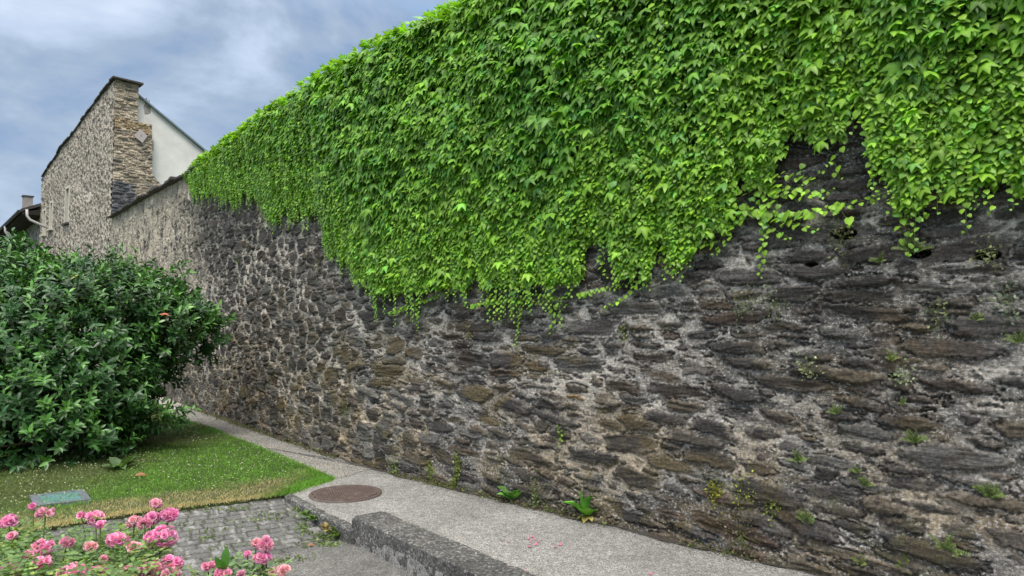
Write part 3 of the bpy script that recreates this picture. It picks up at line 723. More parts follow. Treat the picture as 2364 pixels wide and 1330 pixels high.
size = np.minimum(size, .112); size[(U > 24.5)] = np.minimum(size[U > 24.5], .095)
# crown of leaves mounding over the wall head
nt_ = 9500; Ut = rr.uniform(VU0 - .1, VU1, nt_); w = rr.uniform(-.62, .30, nt_); Tt = vthick(Ut, np.full(nt_, 4.6))
w = np.minimum(w, Tt + .02); hz = .05 + (.15 + .18 * fbm(Ut * 1.6, w * 2, 451, 3)) * np.sqrt(np.clip(1 - ((w + .16) / (.48 + Tt * .4)) ** 2, 0, 1)) * sm(VU0 - .2, VU0 + 2, Ut)
Zt = ztop(Ut) + hz * rr.uniform(.35, 1.0, nt_)
Pt = wall3(Ut, Zt, w); up = np.array([0, 0, 1.]); nwt = np.c_[WN(Ut), np.zeros(nt_)]; twt = np.c_[WT(Ut), np.zeros(nt_)]
tip = nwt * (np.sign(w + .25) * .5 + rr.normal(.15, .5, nt_))[:, None] + twt * rr.normal(-.15, .6, (nt_, 1)) + up * rr.normal(.0, .45, (nt_, 1))
Bt = basis(tip, up + nwt * (.4 + rr.normal(0, .4, nt_))[:, None] + twt * rr.normal(0, .35, (nt_, 1)))
St = rr.uniform(.05, .10, nt_); Ct = leaf_cols(nt_, rr, np.full(nt_, .75))
P = np.r_[P, Pt]; B = np.r_[B, Bt]; size = np.r_[size, St]; C = np.r_[C, Ct]; small = np.r_[small, np.zeros(nt_, bool)]
# young shoots: rows of small leaves along thin stems
shoots = []        # list of polylines in (u, z, off), leaf size
def px_shoot(pl, s, off=.035): shoots.append(([(*wpx(*q, off), off) for q in pl], s, .9))
for pl, s in [([(1760, 400), (1756, 480), (1766, 545)], .052), ([(1785, 380), (1790, 450), (1800, 520)], .05), ([(1742, 420), (1745, 500)], .048), ([(1775, 420), (1770, 505)], .05), ([(1730, 410), (1728, 470)], .045), ([(1850, 380), (1858, 425)], .046), ([(1712, 478), (1790, 500), (1870, 488), (1950, 470)], .055), ([(1800, 430), (1860, 440), (1900, 452)], .045), ([(1720, 500), (1690, 520), (1655, 560)], .045), ([(1600, 585), (1560, 600), (1530, 610)], .042), ([(868, 690), (872, 742)], .04), ([(962, 690), (966, 762)], .042), ([(1205, 700), (1196, 760), (1190, 805)], .033), ([(1278, 705), (1274, 768)], .046),
              ([(1764, 500), (1762, 560), (1754, 640)], .045), ([(1700, 490), (1680, 550), (1650, 585)], .045), ([(2068, 445), (2080, 520), (2102, 582)], .056),
              ([(1480, 640), (1445, 685), (1392, 712)], .04), ([(1335, 680), (1400, 665), (1465, 652)], .04), ([(900, 722), (960, 700), (1055, 668)], .042),
              ([(1090, 705), (1180, 690), (1310, 705)], .042), ([(1500, 605), (1580, 580), (1650, 555)], .04), ([(1700, 480), (1760, 492), (1850, 495), (1930, 478), (2010, 458), (2090, 432)], .056),
              ([(1780, 500), (1840, 518), (1890, 532)], .048), ([(1760, 430), (1850, 452), (1925, 438)], .046), ([(1770, 520), (1825, 552)], .042), ([(1920, 360), (1938, 412)], .05),
              ([(2012, 400), (2022, 440)], .05), ([(2125, 440), (2140, 462)], .05), ([(2245, 430), (2238, 452)], .05), ([(2290, 395), (2285, 435)], .05), ([(1500, 610), (1498, 668)], .042),
              ([(1640, 560), (1660, 585)], .04), ([(1810, 400), (1870, 415), (1910, 385)], .045), ([(1700, 440), (1740, 420), (1800, 410)], .045), ([(760, 560), (800, 600), (835, 650)], .036), ([(1240, 680), (1300, 690), (1345, 640)], .04), ([(1385, 590), (1400, 640)], .042), ([(640, 490), (645, 515)], .036), ([(1930, 470), (1950, 500), (1965, 520)], .062)]:
    px_shoot(pl, s)
HU0, HU1 = wpx(1690, 450)[0], wpx(2010, 450)[0]
for _ in range(940):
    u = rr.uniform(VU0 + .5, VU1 - .5); zl = float(zlow(np.array([u]))[0]); top_ = float(ztop(u))
    if _ > 760: z1 = zl - rr.uniform(.06, .30)
    elif rr.random() < .6: z1 = zl + rr.uniform(-.24, .3)
    else: z1 = rr.uniform(zl, top_ - .2)
    if HU0 < u < HU1 and z1 < zl + .6 and rr.random() < .85: continue
    L = rr.uniform(.2, .75); z0_ = min(z1 + L, top_); n_ = 5; pl = []
    for i in range(n_):
        f = i / (n_ - 1); z = z0_ + (z1 - z0_) * f; th_ = float(vthick(np.array([u]), np.array([z]))[0]); pl.append((u + .05 * math.sin(f * 3 + u * 7) * (1 - f) + rr.normal(0, .006), z, max(.03, th_ + .035)))
    shoots.append((pl, rr.uniform(.034, .05), rr.uniform(.45, .95)))
sP, sB, sS, sC = [], [], [], []; stm = MB()
for pl, s, yg in shoots:
    pl = np.array(pl); d = np.r_[0, np.cumsum(np.hypot(np.diff(pl[:, 0]), np.diff(pl[:, 1])))]; L = d[-1]; m_ = max(3, int(L / (s * .62)))
    q = np.linspace(0, L, m_); uq = np.interp(q, d, pl[:, 0]); zq = np.interp(q, d, pl[:, 1]); oq = np.interp(q, d, pl[:, 2])
    horiz = abs(pl[-1, 0] - pl[0, 0]) > abs(pl[-1, 1] - pl[0, 1])
    side = np.where(np.arange(m_) % 2 == 0, 1, -1)
    stm.tube(wall3(uq, zq, oq - .008), .0022, 4, False)
    uu_ = uq + (0 if horiz else 1) * side * s * .32; zz_ = zq + (side * s * .25 if horiz else 0)
    P_, B_ = ivy_batch(uu_, zz_, oq + .006, None, rr, None)
    fall = 1 - .55 * (q / L) ** 2
    sP.append(P_); sB.append(B_); sS.append(s * fall * np.exp(rr.normal(0, .15, m_))); sC.append(leaf_cols(m_, rr, np.full(m_, yg)))
instances('young_foliage', HEART, np.concatenate(sP), np.concatenate(sB), np.concatenate(sS), np.concatenate(sC), M['ivy'], vine)
stm.build('young_shoots', M['gstem'], vine, True)
kz = rr.uniform(.4, 2.0, len(P))
instances('foliage', IVY, P[~small], B[~small], size[~small], C[~small], M['ivy'], vine, kz=kz[~small], tv=IVY_TV)
instances('small_foliage', HEART, P[small], B[small], size[small] * 1.12, C[small], M['ivy'], vine, kz=kz[small])
# old woody stems creeping up behind the leaves
ws = MB()
for i in range(46):
    u = VU0 + .8 + (VU1 - VU0 - 1.5) * (i + rr.random() * .6) / 46; z = float(zlow(np.array([u]))[0]) + .1; pl = []
    zt_ = float(ztop(u)) + .04
    for f in np.linspace(0, 1, 12): pl.append(wall3(u + .25 * math.sin(f * 2.2 + i) + .05 * math.sin(f * 9 + i * 3), zt_ + (z - zt_) * f, .015))
    pl = [p_.reshape(3) for p_ in pl]; ws.tube(pl, list(np.linspace(.014, .004, 12)), 5)
ws.build('woody_stem', M['stem'], vine, True)
print('ivy leaves', len(P), sum(len(a) for a in sP))
# ------------------------------------------------------------------ the old house beyond the wall
HO = CORNER + 0.0; ET = np.array([-.707, .707]); ES = np.array([.707, .707])
def hs(px, py): return on_line(px, py, HO, ES)
def ht(px, py): return on_line(px, py, HO, ET)
house = empty('old_house', (*HO, 0))
tag(house, 'tall old house of pale rubble with a steep gable end and a white rendered side', 'house')
ft = np.array([ht(*q) for q in [(258, 190), (240, 212), (205, 258), (165, 315), (138, 345), (137, 352), (118, 378), (97, 412)]])
ft[:, 0] = np.maximum.accumulate(np.maximum(ft[:, 0], [0, .3, .6, .9, 1, 1.05, 1.2, 1.3])); TL = ft[-1, 0]
print('house top', ft.round(2))
def small_st(L0, L1, r0, r1, js=.15):
    def f(u, z, r):
        L = r.uniform(L0, L1); return L, L * r.uniform(r0, r1), r.normal(0, js)
    return f
# long face
zt_max = ft[:, 1].max()
stn_ = place_stones(0, TL, 0, zt_max, [(9000, small_st(.07, .13, .5, .9, .3)), (14000, small_st(.04, .08, .5, .9, .5))], 31, cell=.03, tol=.12)
def scol(u, z, a, b, r): return np.array([.16, .135, .11]) * math.exp(r.normal(0, .4))
def mcol(U, Z): return np.array([.55, .49, .40]) * (.7 + .6 * fbm(U * .5, Z * .5, 501, 4) + .3 * (fbm(U * 3, Z * 3, 503, 3) - .5))[..., None]
ua_ = np.arange(0, TL + .02, .045); za_ = np.arange(0, zt_max, .04)
U1, Z1, H1, C1, M1, _ = rubble(ua_, za_, stn_, 33, scol, mcol, warp=.02, grow=1.1, proud=.03, recess=.02, gap=.012)
nE = np.array([-ES[0], -ES[1]])
zt1 = np.interp(U1, ft[:, 0], ft[:, 1])
wins = []          # (t0, t1, z0, z1)
for (xa, ya, yb, wpx_) in [(157, 437, 512, .34), (120, 470, 526, .26), (104, 488, 540, .26)]:
    t_, z1_ = ht(xa, ya); _, z0_ = ht(xa, yb); wins.append((t_ - wpx_ * .75, t_ + wpx_ * .75, z0_, z1_))
hole = np.zeros(U1.shape, bool)
for a, b_, z0, z1 in wins: hole |= (U1 > a) & (U1 < b_) & (Z1 > z0) & (Z1 < z1)
kp = (~hole) & (Z1 < zt1 + .02); kp = kp[:-1, :-1] & kp[1:, 1:] | (kp[:-1, :-1] & kp[1:, 1:])
Ph = np.concatenate([(HO[None, None] + U1[..., None] * ET + (H1)[..., None] * nE), Z1[..., None]], -1)
grid_obj('long_wall', Ph, U1, Z1, C1, M1, M['house_rubble'], house, kp)
def h3(t, s, z): q = HO + ET * t + ES * s; return np.array([q[0], q[1], z])
M['render'] = plain('pale_render', (.70, .69, .63), .9, .16, 1.2, .004, 25)
M['reveal'] = plain('reveal_plaster', (.55, .52, .44), .9, .12, 4, .003)
M['dark'] = plain('dark_glass', (.012, .014, .016), .25, .1, 3, 0)
for i, (a, b_, z0, z1) in enumerate(wins):
    w = MB(); D_ = .42
    a0, a1 = a + .0, b_ - .0
    w.prism([h3(a0 - .10, -.03, z0 - .04), h3(a0, -.03, z0 - .04), h3(a0 + .0, -.03, z1 + .02), h3(a0 - .10, -.03, z1 + .02)], np.array([*(ES * (D_ + .03)), 0]))
    w.prism([h3(a1, -.03, z0 - .04), h3(a1 + .10, -.03, z0 - .04), h3(a1 + .10, -.03, z1 + .02), h3(a1, -.03, z1 + .02)], np.array([*(ES * (D_ + .03)), 0]))
    w.prism([h3(a0 - .10, -.03, z1 + .024), h3(a1 + .10, -.03, z1 + .024), h3(a1 + .10, -.03, z1 + .12), h3(a0 - .10, -.03, z1 + .12)], np.array([*(ES * (D_ + .03)), 0]))
    wo = w.build('window', M['reveal'], house)
    MB().prism([h3(a0, D_ - .04, z0), h3(a1, D_ - .04, z0), h3(a1, D_ - .04, z1), h3(a0, D_ - .04, z1)], np.array([*(ES * .03), 0])).build('pane', M['dark'], wo)
    MB().prism([h3(a0 - .14, -.12, z0 - .11), h3(a1 + .14, -.12, z0 - .11), h3(a1 + .14, -.12, z0 - .045), h3(a0 - .14, -.12, z0 - .045)], np.array([*(ES * (D_ + .1)), 0])).build('sill', M['slate'] if i == 0 else M['reveal'], wo)
# gable-end pier: an upper tier, a ledge, a wider lower tier that flares at its foot
s1, zu = hs(320, 205); s2, zl_ = hs(349, 288); s3, _ = hs(350, 395); s4, zf = hs(372, 430); _, zledge = hs(300, 280); zu0 = ft[0, 1]
print('pier', s1, zu, s2, zl_, s4, zf)
def tier(name, S1, z0, z1, right, seed, colf, mort, out_, sizes, hcut=None):
    sts = place_stones(0, S1, z0, z1, sizes, seed, cell=.015, tol=.12)
    ua = np.arange(0, S1 + .02, .022); za = np.arange(z0, z1 + .02, .022)
    U_, Z_, H_, C_, M_, _ = rubble(ua, za, sts, seed, colf, mort, warp=.018, grow=1.2, proud=.04, recess=.03, gap=.006)
    lim = right(Z_); U2 = U_ * np.minimum(lim, S1) / S1
    P_ = np.concatenate([HO[None, None] + U2[..., None] * ES + (H_ + out_)[..., None] * (-ET), Z_[..., None]], -1)
    # ET points away, so the end face looks along -ET
    kp_ = None
    return grid_obj(name, P_, U_, Z_, C_, M_, M['house_rubble'], house, kp_)
def ccol(u, z, a, b, r):
    c = np.array([.33, .275, .20]) * math.exp(r.normal(0, .25)); 
    if z > zledge - .35 and z < zledge + .02: c = np.array([.30, .21, .10]) * r.uniform(.6, 1.1)
    elif r.random() < .2: c = np.array([.16, .145, .13]) * r.uniform(.6, 1.2)
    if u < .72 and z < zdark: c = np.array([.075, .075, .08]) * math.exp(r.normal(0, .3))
    return c
_, zdark = hs(270, 420)
def cm(U_, Z_): 
    base = np.array([.56, .46, .33]) * (.6 + .7 * fbm(U_ * 1.5, Z_ * 1.5, 521, 4))[..., None]
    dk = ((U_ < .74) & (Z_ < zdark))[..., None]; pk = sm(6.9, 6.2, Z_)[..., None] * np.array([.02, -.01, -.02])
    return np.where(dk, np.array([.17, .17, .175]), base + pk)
flat = [(3000, small_st(.10, .24, .14, .3, .04)), (6000, small_st(.05, .12, .18, .35, .06))]
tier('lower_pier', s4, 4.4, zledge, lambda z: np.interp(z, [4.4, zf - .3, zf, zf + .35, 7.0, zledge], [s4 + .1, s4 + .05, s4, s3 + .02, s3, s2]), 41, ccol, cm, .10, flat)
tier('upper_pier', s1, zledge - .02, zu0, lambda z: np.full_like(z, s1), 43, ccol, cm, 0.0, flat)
# solid bodies behind the faces
body = MB()
body.prism([h3(-.07, .03, 4.3), h3(-.07, s4 - .02, 4.3), h3(-.07, s3 - .02, zf + .4), h3(-.07, s2 - .02, zledge - .01), h3(-.07, .03, zledge - .01)], np.array([*(ET * .9), 0]))
body.build('pier_core', plain('pale_stone', (.26, .22, .165), .9, .35, 3, .02, 14), house)
ub = MB(); ub.prism([h3(.03, .03, zledge - .5), h3(.03, s1 - .02, zledge - .5), h3(.03, s1 - .02, zu0 - .03), h3(.03, .03, zu0 - .03)], np.array([*(ET * .8), 0]))
ub.build('upper_core', bpy.data.materials['pale_stone'], house)
# slate capping over the pier and down the sloping wall head
capm = MB(); c0 = .03
capm.prism([h3(-.16, -.12, zu0 - .0), h3(-.16, s1 + .12, zu0 - .02), h3(-.16, s1 + .12, zu0 + .06), h3(-.16, -.12, zu0 + .07)], np.array([*(ET * .5), 0]))
capm.build('capping', M['slate'], house, bevel=.015)
tt = 0.3; rr3 = random.Random(5)
while tt < TL - .2:
    L = rr3.uniform(.3, .5); za = np.interp(tt, ft[:, 0], ft[:, 1]); zb = np.interp(tt + L, ft[:, 0], ft[:, 1]) + .02; o_ = rr3.uniform(.05, .10)
    MB().hexa([h3(tt, -o_, za - .02), h3(tt + L, -o_, zb - .03), h3(tt + L, .6, zb - .03), h3(tt, .6, za - .02)], [h3(tt, -o_, za + .035), h3(tt + L, -o_, zb + .02), h3(tt + L, .6, zb + .02), h3(tt, .6, za + .035)]).build('wall_slab', M['slate'], house); tt += L - .02
# inner core of the long wall (keeps it solid)
lc = MB(); pr = [h3(0, .45, 0)] + [h3(TL, .45, 0)] + [h3(a, .45, b_ - .06) for a, b_ in ft[::-1]]
lc.prism(pr, np.array([*(ES * .12), 0])).build('inner_wall', bpy.data.materials['pale_stone'], house)
MB().prism([h3(TL - .1, .02, 0), h3(TL - .1, .55, 0), h3(TL - .1, .55, ft[-1, 1] - .03), h3(TL - .1, .02, ft[-1, 1] - .03)], np.array([*(ET * .14), 0])).build('end_return', bpy.data.materials['pale_stone'], house)
# white rendered gable with the roof verge falling to the right
g0 = hs(321, 216); g1 = hs(494, 360); sl = (g1[1] - g0[1]) / (g1[0] - g0[0]); se = 6.6; ze = g0[1] + sl * (se - g0[0])
print('gable', g0, g1, ze)
G = MB(); G.prism([h3(.25, .62, 0), h3(.25, se - .1, 0), h3(.25, se - .1, ze), h3(.25, g0[0], g0[1]), h3(.25, .62, g0[1] - .0)], np.array([*(ET * .35), 0]))
G.build('gable_wall', M['render'], house)
for (q0, q1) in [((338, 222), (352, 268)), ((350, 320), (360, 352)), ((352, 370), (357, 385))]:    # patches of fallen render
    a_ = hs(*q0); b2 = hs(*q1); pl = []
    for k in range(14):
        an = 2 * math.pi * k / 14; rr_ = .75 + .5 * rr3.random(); pl.append(h3(.247, (a_[0] + b2[0]) / 2 + (b2[0] - a_[0]) / 2 * math.cos(an) * rr_, (a_[1] + b2[1]) / 2 + (a_[1] - b2[1]) / 2 * math.sin(an) * rr_))
    MB().prism(pl, np.array([*(ET * .02), 0])).build('bare_patch', plain('bare_render', (.33, .31, .27), .95, .4, 9, .01, 40) if 'bare_render' not in bpy.data.materials else bpy.data.materials['bare_render'], house)
M['zinc'] = plain('zinc_verge', (.20, .27, .29), .5, .15, 4, 0, metal=.3)
dr = np.array([se - g0[0], ze - g0[1]])
V_ = MB(); V_.prism([h3(.12, g0[0] - .03, g0[1] + .0), h3(.12, se + .3, ze + .3 * sl + .0), h3(.12, se + .3, ze + .3 * sl + .06), h3(.12, g0[0] - .03, g0[1] + .065)], np.array([*(ET * .16), 0])).build('verge', M['zinc'], house)
R_ = MB(); R_.prism([h3(.283, g0[0], g0[1] + .004), h3(.283, se + .4, ze + .4 * sl + .004), h3(.283, se + .4, ze + .4 * sl + .08), h3(.283, g0[0], g0[1] + .08)], np.array([*(ET * 9.5), 0]))
R_.prism([h3(.85, .62, g0[1] - .9), h3(.85, g0[0] - .005, g0[1] - .3), h3(.85, g0[0] - .005, g0[1] + .06), h3(.85, .62, g0[1] - .6)], np.array([*(ET * 2), 0]))
R_.build('roof', M['slate'], house)
# the tilted square plaque on the pier
qa = [hs(*q) for q in [(319, 300), (337, 316), (325, 332), (306, 317)]]
pq = MB().prism([h3(-.19, a, b_) for a, b_ in qa], np.array([*(ET * .04), 0])).build('plaque', plain('pale_plaque', (.42, .37, .35), .7, .08, 5, .001), house); pq['label'] = 'pale square plaque hung as a diamond on the stone pier'
MB().tube([h3(-.195, (qa[0][0] + qa[2][0]) / 2, (qa[0][1] + qa[2][1]) / 2), h3(-.185, (qa[0][0] + qa[2][0]) / 2, (qa[0][1] + qa[2][1]) / 2)], .02, 8).build('bolt', M['slate'], pq)
# rusty drain hole niche
MB().tube([h3(ht(208, 455)[0], -.02, ht(208, 455)[1]), h3(ht(208, 455)[0], .02, ht(208, 455)[1])], .2, 10).build('round_niche', M['reveal'], house)

# neighbouring lower house with eaves, gutter and a chimney
T0 = TL + .02; hb = empty('neighbouring_house', (*(HO + ET * T0), 0)); tag(hb, 'lower rubble house with dark overhanging eaves and white gutter pipes', 'house')
Oe = HO - ES * .75; ea = on_line(93, 462, Oe, ET)[1]; eb_t, eb = on_line(2, 532, Oe, ET); T1 = T0 + 17; esl = (eb - ea) / (eb_t - T0)
def ez(t): return ea + esl * (t - T0)
st2 = place_stones(0, T1 - T0, 0, ea + .3, [(4000, small_st(.08, .14, .5, .9, .3)), (9000, small_st(.05, .09, .5, .9, .5))], 51, cell=.04, tol=.12)
ua_ = np.arange(0, T1 - T0, .08); za_ = np.arange(0, ea + .3, .06)
U1, Z1, H1, C1, M1, _ = rubble(ua_, za_, st2, 53, lambda u, z, a, b, r: np.array([.15, .14, .12]) * math.exp(r.normal(0, .35)), lambda U, Z: np.array([.40, .39, .34]) * (.75 + .4 * fbm(U * .6, Z * .6, 531, 3))[..., None], warp=.02, grow=1.1, proud=.03, recess=.02, gap=.014)
Ph = np.concatenate([(HO[None, None] + (U1 + T0)[..., None] * ET + (H1 - .1)[..., None] * nE), Z1[..., None]], -1)
grid_obj('wall', Ph, U1, Z1, C1, M1, M['house_rubble'], hb, (Z1 < ez(U1 + T0) + .28)[:-1, :-1])
b = MB(); b.hexa([h3(T0, .2, 0), h3(T1, .2, 0), h3(T1, 7, 0), h3(T0, 7, 0)], [h3(T0, .2, ez(T0) - .05), h3(T1, .2, ez(T1) - .05), h3(T1, 7, ez(T1) - .05), h3(T0, 7, ez(T0) - .05)]).build('body', M['reveal'], hb)
b = MB(); b.hexa([h3(T0, -.75, ez(T0) - .02), h3(T1, -.75, ez(T1) - .02), h3(T1, 3.6, ez(T1) + 2.0), h3(T0, 3.6, ez(T0) + 2.0)], [h3(T0, -.75, ez(T0) + .12), h3(T1, -.75, ez(T1) + .12), h3(T1, 3.6, ez(T1) + 2.14), h3(T0, 3.6, ez(T0) + 2.14)])
rf = b.build('roof', M['slate'], hb)
b = MB(); b.hexa([h3(T0, -.7, ez(T0) - .14), h3(T1, -.7, ez(T1) - .14), h3(T1, .12, ez(T1) - .10), h3(T0, .12, ez(T0) - .10)], [h3(T0, -.7, ez(T0) - .03), h3(T1, -.7, ez(T1) - .03), h3(T1, .12, ez(T1) + .2), h3(T0, .12, ez(T0) + .2)]).build('soffit', plain('dark_timber', (.02, .016, .013), .9, .3, 6, .003), hb)
b = MB(); b.tube([h3(T0 + .0, -.83, ez(T0) - .02), h3(T1, -.83, ez(T1) - .02)], .075, 10).build('gutter', plain('dark_metal', (.05, .05, .055), .4, .2, 5, 0, metal=.6), hb)
pm = plain('pale_pipe', (.42, .40, .40), .5, .1, 5, 0)
for (x0, y0) in [(62, 484), (12, 522)]:
    t_, z_ = on_line(x0, y0, HO - ES * .83, ET)
    MB().tube([h3(t_, -.83, z_), h3(t_ - .05, -.82, z_ - .28), h3(t_ - .1, -.72, z_ - .45), h3(t_ - .15, -.35, z_ - .62), h3(t_ - .2, -.02, z_ - .78)], .055, 10).build('swan_neck_pipe', pm, hb, True)
ct, cz = on_line(64, 455, HO + ES * 1.2, ET)
ch = MB().box([*(HO + ET * ct + ES * 1.2), cz - .55], .22, .22, .55, (*ET, 0), (*ES, 0)).build('chimney', plain('chimney_stone', (.28, .25, .23), .9, .2, 6, .004), rf)
MB().box([*(HO + ET * ct + ES * 1.2), cz + .03], .27, .27, .03, (*ET, 0), (*ES, 0)).build('chimney_cap', M['slate'], rf)

# ------------------------------------------------------------------ cherry laurels
def laurel(root_label, centre, blobs, nshoot, seed, extra_shoots=()):
    r = np.random.default_rng(seed); root = empty('laurel_bush', centre); tag(root, root_label, 'shrub', 'laurel bushes beside the lawn')
    SP, SD, SL, SW = [], [], [], []
    vol = np.array([b[3] * b[4] + b[4] * b[5] + b[3] * b[5] for b in blobs]); cnt = (nshoot * vol / vol.sum()).astype(int)
    for (cx, cy, cz, rx, ry, rz), c in zip(blobs, cnt):
        d = r.normal(0, 1, (c, 3)); d[:, 2] = d[:, 2] + .25; d /= np.linalg.norm(d, axis=1, keepdims=True)
        rad = 1.0 - r.normal(.06, .15, c); lump = .72 + .56 * fbm(d[:, 0] * 3 + cx * 2, d[:, 2] * 3 + d[:, 1] * 2.2, seed + int(cx * 10) % 50, 3)
        p = np.array([cx, cy, cz]) + d * np.array([rx, ry, rz]) * (rad * lump)[:, None]
        ins = np.zeros(c, bool)
        for (bx, by, bz, ax, ay, az) in blobs:
            if (bx, by, bz) == (cx, cy, cz): continue
            ins |= (((p - [bx, by, bz]) / [ax, ay, az]) ** 2).sum(1) < .50
        ok = (p[:, 2] > .06) & ~ins; p = p[ok]; dd = d[ok]
        dr_ = dd + np.array([0, 0, .55]) + r.normal(0, .35, dd.shape); dr_ /= np.linalg.norm(dr_, axis=1, keepdims=True)
        SP.append(p); SD.append(dr_); SL.append(r.uniform(.12, .26, len(p))); SW.append(np.clip((rad[ok] - .8) * 3, 0, 1))
    # long shoots breaking the outline
    if len(extra_shoots):
        e_ = np.array(extra_shoots); SP.append(e_[:, :3]); SD.append(e_[:, 3:6]); SL.append(e_[:, 6]); SW.append(np.ones(len(e_)))
    SP, SD, SL, SW = np.concatenate(SP), np.concatenate(SD), np.concatenate(SL), np.concatenate(SW)
    nl = 11; n = len(SP); k = np.arange(nl)
    f = (k + .5) / nl; base = SP[:, None] + SD[:, None] * (SL[:, None] * f[None])[..., None]
    a = np.cross(SD, [0.2, .1, 1.]); a /= np.linalg.norm(a, axis=1, keepdims=True) + 1e-9; b_ = np.cross(SD, a)
    ang = k[None] * 2.4 + r.uniform(0, 6.28, (n, 1)) + r.normal(0, .25, (n, nl))
    rad = a[:, None] * np.cos(ang)[..., None] + b_[:, None] * np.sin(ang)[..., None]
    lift = (.25 + .75 * f)[None, :, None] + r.normal(0, .15, (n, nl, 1)); tip = rad + SD[:, None] * lift + np.array([0, 0, -.12])
    nor = SD[:, None] * 1.0 - rad * .5 + np.array([0, 0, .5]) + r.normal(0, .2, (n, nl, 3))
    P_ = base.reshape(-1, 3); B_ = basis(tip.reshape(-1, 3), nor.reshape(-1, 3)); S_ = (r.uniform(.082, .135, (n, nl)) * (1 - .35 * np.abs(f - .45))[None]).ravel()
    S3 = np.c_[S_ * 1.05, S_, S_]
    up = np.clip(.5 + SD[:, 2] * .3 + r.normal(0, .2, n), 0, 1) * (r.random(n) < .6); young = np.repeat(up[:, None], nl, 1) * f[None]
    c = np.array([.033, .096, .027]) * (1 - young[..., None]) + np.array([.12, .29, .05]) * young[..., None]; c = c.reshape(-1, 3) * np.exp(r.normal(0, .22, (n * nl, 1)))
    ye = r.random(len(c)) < .0008; c[ye] = np.array([.38, .30, .05])
    ok = P_[:, 2] > .03
    instances('foliage', LAUREL, P_[ok], B_[ok], S3[ok], c[ok], M['laurel'], root, kz=r.uniform(.3, 2, ok.sum()))
    tw = MB()
    for i in r.choice(n, min(n, 700), replace=False):
        q = SP[i]; c0_ = q - SD[i] * SL[i] * 1.6; tw.tube([c0_, q, q + SD[i] * SL[i]], [.006, .005, .003], 4, False)
    br = MB()
    for i in range(26):
        q = SP[r.integers(n)]; st_ = np.array([centre[0] + r.normal(0, .25), centre[1] + r.normal(0, .2), 0.]); mid = (st_ * .5 + q * .5) + np.array([0, 0, -.1 * (q[2] > 1)]) + r.normal(0, .1, 3); mid[2] = max(mid[2], .25)
        br.tube([st_, st_ * .75 + mid * .25 + [0, 0, .12], mid, q * .8 + mid * .2, q], [.035, .03, .02, .011, .006], 6, False)
    br.build('branch', M['stem'], root, True); tw.build('twig', M['gstem'], root, True)
    return root
def sh(px, py, depth, dx, dy, dz, L): q = dp(px, py, depth); d_ = np.array([dx, dy, dz]); return [*q, *(d_ / np.linalg.norm(d_)), L]
c_ = dp(200, 760, 9.5)
blobs1 = [(*dp(185, 780, 9.6), 1.18, 1.3, .90), (*dp(315, 745, 9.8), .66, .8, .60), (*dp(400, 768, 9.8), .56, .6, .42), (*dp(130, 930, 8.9), 1.08, 1.0, .62), (*dp(205, 860, 9.3), .64, .85, .66), (*dp(90, 1010, 8.5), .95, .8, .42), (*dp(255, 965, 9.1), .36, .5, .24), (*dp(245, 705, 9.9), .72, .8, .48), (*dp(110, 735, 9.5), .45, .6, .62), (*dp(60, 850, 9.0), .9, .9, .8)]
ex = [sh(x, y, 9.5 + random.uniform(-.3, .3), random.uniform(-.2, .2), 0, 1, random.uniform(.2, .34)) for x, y in [(98, 640), (140, 625), (175, 615), (215, 610), (250, 610), (285, 612), (160, 640), (320, 625), (120, 650)]]
ex += [sh(x, y, 9.8, .9, -.1, .45, random.uniform(.2, .32)) for x, y in [(395, 650), (410, 670), (420, 690), (430, 740), (440, 760), (455, 765), (470, 768), (440, 785), (430, 790), (445, 750), (400, 620), (470, 755), (485, 760)]]
ex += [sh(x, y, 9.1, .9, -.2, random.uniform(.1, .7), random.uniform(.18, .3)) for x, y in [(350, 985), (370, 975), (390, 970), (405, 955), (385, 950), (415, 965), (330, 1000), (400, 985), (360, 1000), (380, 990)]]
laurel('glossy cherry laurel bush with a rounded crown spreading towards the stone wall', (float(c_[0]), 9.4, 0), [b for b in blobs1], 4700, 61, ex)
c2_ = dp(-90, 760, 9.2)
blobs2 = [(*dp(-40, 750, 9.4), .95, 1.1, .95), (*dp(-150, 800, 9.2), 1.3, 1.2, 1.1), (*dp(-120, 980, 8.6), 1.2, 1.0, .5), (*dp(20, 640, 9.6), .35, .5, .45)]
ex2 = [sh(x, y, 9.4, random.uniform(-.2, .2), 0, 1, random.uniform(.22, .36)) for x, y in [(15, 590), (40, 610), (55, 625), (5, 600), (70, 650), (-20, 590), (30, 640), (62, 640)]]
laurel('taller cherry laurel bush with light upright shoots at the left edge', (float(c2_[0]), 9.2, 0), blobs2, 1900, 67, ex2)

